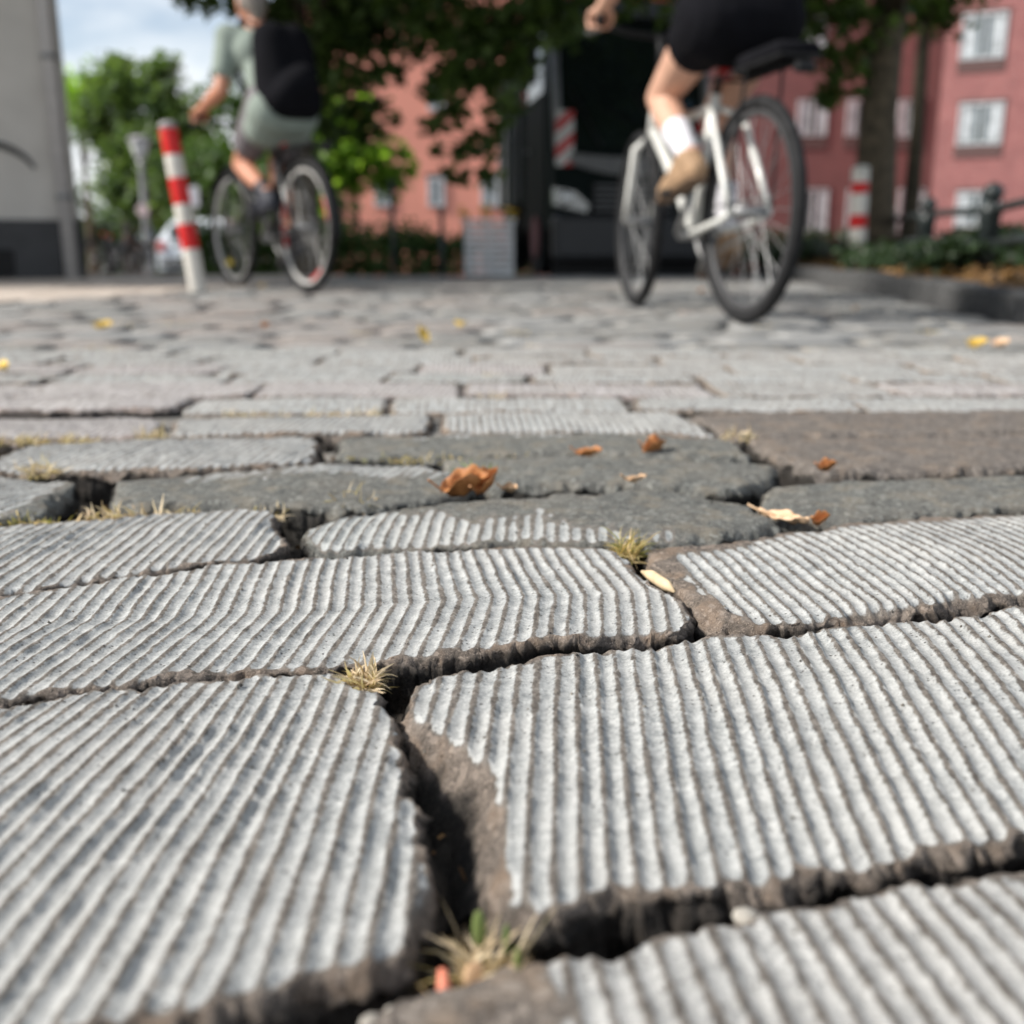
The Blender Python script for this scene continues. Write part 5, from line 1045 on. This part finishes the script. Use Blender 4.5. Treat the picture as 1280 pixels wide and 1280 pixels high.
def leaf(label, mat, x, y, z, L, W_, curl, bend, rot, lobes=0.0, name='fallen_leaf', group='fallen leaves on the road'):
    L *= .8; W_ *= .75; ph_ = x * 91 + y * 57; nu, nv = 15, 11; V = []; F = []
    for i in range(nu):
        u = i / (nu - 1); wd = W_ * .5 * (math.sin(math.pi * u ** .8) ** .75) * (1 + lobes * math.sin(u * 19)) + .0006
        for j in range(nv):
            v = 2 * j / (nv - 1) - 1; xx = (u - .5) * L; y_ = v * wd; z_ = curl * W_ * abs(v) ** 1.6 * math.sin(math.pi * u) + bend * L * (u - .4) ** 2 * 2 + L * (.045 * math.sin(9 * u + 5 * v + ph_) + .03 * math.sin(17 * u - 7 * v + ph_)) - .10 * W_ * math.exp(-(v / .12) ** 2) * math.sin(math.pi * u); V.append((xx, y_ * (1 - .35 * min(1, curl)), z_))
    for i in range(nu - 1):
        for j in range(nv - 1): F.append((i * nv + j, i * nv + j + 1, (i + 1) * nv + j + 1, (i + 1) * nv + j))
    o = empty(name, (x, y, z), 0, label, 'leaf', group); o.rotation_euler = rot
    m = MB(); m.add(V, F); bl = m.build('blade', M[mat], o, smooth=True); s_ = bl.modifiers.new('thickness', 'SOLIDIFY'); s_.thickness = .0003
    MB().tube([(-L * .72, 0, bend * L * .9), (-L * .5, 0, bend * L * .33 + .001), (L * .3, 0, .002)], [.0012, .0011, .0004], 6).build('stalk', M[mat], o)
    return o
leaf('curled orange dry leaf standing in the joint of the smooth grey setts', 'leaf_orange', -.046, .992, .004, .062, .042, .75, .45, (R(14), R(-6), R(10)), .14)
leaf('smaller brown leaf half hidden by the curled orange leaf', 'leaf_orange', -.024, 1.0, .006, .045, .03, .9, .6, (R(10), R(-20), R(50)), .12)
leaf('pale tan leaf scrap beside the curled orange leaf', 'leaf_tan', -.002, 1.0, .004, .025, .016, .6, .4, (R(20), 0, R(-30)), .1)
leaf('yellow leaf standing upright on the road centre', 'leaf_yellow', -.223, 2.62, .028, .055, .034, .3, .3, (R(80), R(62), R(5)))
leaf('left one of the two yellow leaves near the kerb', 'leaf_yellow', 1.10, 2.45, .014, .06, .045, .5, .5, (R(25), 0, R(10)))
leaf('right one of the two yellow leaves near the kerb', 'leaf_tan', 1.165, 2.46, .014, .05, .04, .5, .6, (R(30), 0, R(-40)))
leaf('yellow leaf at the left in front of the leaning post', 'leaf_yellow', -1.20, 3.05, .014, .065, .05, .4, .4, (R(25), 0, R(20)))
leaf('yellow leaf at the very left edge of the road', 'leaf_yellow', -.99, 2.0, .012, .05, .04, .4, .4, (R(30), 0, R(-20)))
leaf('orange crumpled leaf behind the smooth grey sett', 'leaf_orange', .172, 1.225, -.002, .042, .030, .9, .6, (R(8), 0, R(30)), .15)
leaf('small orange leaf left of the crumpled one', 'leaf_orange', .092, 1.205, -.001, .040, .020, .6, .4, (R(8), 0, R(-5)), .1)
leaf('orange leaf at the corner of the brown sett', 'leaf_orange', .345, 1.10, .004, .028, .02, .8, .5, (R(15), 0, R(15)), .1)
leaf('small tan leaf on the smooth grey sett', 'leaf_tan', .128, 1.035, .006, .028, .012, .6, .4, (R(5), 0, R(8)), .1)
leaf('pale pinkish leaf strip in the joint before the dark right sett', 'leaf_tan', .248, .905, .0, .062, .020, .3, .15, (R(12), R(4), R(-38)), .05)
leaf('tan leaf in the joint beside the pale leaf strip', 'leaf_orange', .278, .895, -.002, .024, .018, .9, .6, (R(20), 0, R(30)), .1)
q = random.Random(5); tiny = []
for i in range(6):
    y_ = q.uniform(2.6, 7.5); x = q.uniform(-.45, .40) * y_
    o = leaf('small dry leaf lying far off on the road', q.choice(['leaf_yellow', 'leaf_tan', 'leaf_orange']), x, y_, .012, .05, .035, .5, .4, (R(15), 0, q.uniform(0, 6.28)), .1, group='small leaves far off'); tiny.append((o, x, y_))
zone_labels(tiny, 'small scattered far leaf')
def bit(name, label, cat, mat, loc, pts, r, rot=(0, 0, 0)):
    m = MB(); m.tube(pts, r, 8); o = m.build(name, M[mat], None, smooth=True); o.location = loc; o.rotation_euler = rot; return tag(o, label, cat)
bit('wood_chip', 'pale wooden splinter wedged in the joint between two milled setts', 'wood chip', 'wood_chip', (.111, .735, -.004), [(-.010, .026, 0), (-.004, .012, .001), (.004, -.012, .001), (.008, -.024, 0)], [.001, .0045, .0045, .001])
bit('plastic_scrap', 'coral red scrap at the foot of the bottom tuft', 'scrap', 'coral_scrap', (-.024, .298, -.006), [(0, -.006, -.006), (.001, 0, 0), (.0, .004, .006)], [.001, .0028, .0014])
for i, (x, y_, z, r, lb) in enumerate(((.090, .340, -.008, .0045, 'pale pebble in the joint before the big right sett'), (-.046, .283, -.006, .0035, 'white pebble at the bottom edge left of the coral scrap'), (-.040, .290, -.008, .0028, 'small tan pebble beside the white one'))):
    m = MB().ellipsoid((0, 0, 0), (r * 1.4, r, r * .8), 10, 7); o = m.build('pebble', M['pebble'], None, smooth=True); o.location = (x, y_, z); o.rotation_euler = (.2, .3, i); tag(o, lb, 'pebble', 'loose pebbles')
# loose grit lying in the channels
bpy.context.view_layer.update()
q = random.Random(12); gv = []; gf = []; heroes = [o for o in road.children if len(o.data.vertices) > 9000]
for k in range(900):
    o = q.choice(heroes[:9]); bb = o.bound_box; x = q.uniform(bb[0][0], bb[6][0]); y_ = q.uniform(bb[0][1], bb[6][1])
    ok, hit, nrm, fi = o.ray_cast(Vector((x, y_, .1)), Vector((0, 0, -1)))
    if not ok or hit.z < -.012: continue
    r = q.uniform(.0005, .0014) * (1.6 if q.random() < .08 else 1); c = o.matrix_world @ hit + Vector((0, 0, r * .4)); b = len(gv)
    gv += [(c.x + r * q.uniform(.6, 1.3) * a, c.y + r * q.uniform(.6, 1.3) * e, c.z + r * q.uniform(.6, 1.1) * f) for a, e, f in ((1, 0, 0), (-1, 0, 0), (0, 1, 0), (0, -1, 0), (0, 0, 1), (0, 0, -1))]
    gf += [tuple(b + i for i in f) for f in ((0, 2, 4), (2, 1, 4), (1, 3, 4), (3, 0, 4), (2, 0, 5), (1, 2, 5), (3, 1, 5), (0, 3, 5))]
M['grit'] = leafmat('dark_grit', (.02, .018, .016), (.22, .20, .17), 0.0, .9)
tag(link('grit', np_mesh('grit', np.array(gv), np.array(gf), smooth=False), M['grit']), 'dark loose grit scattered on the milled setts', 'grit', None, 'stuff')
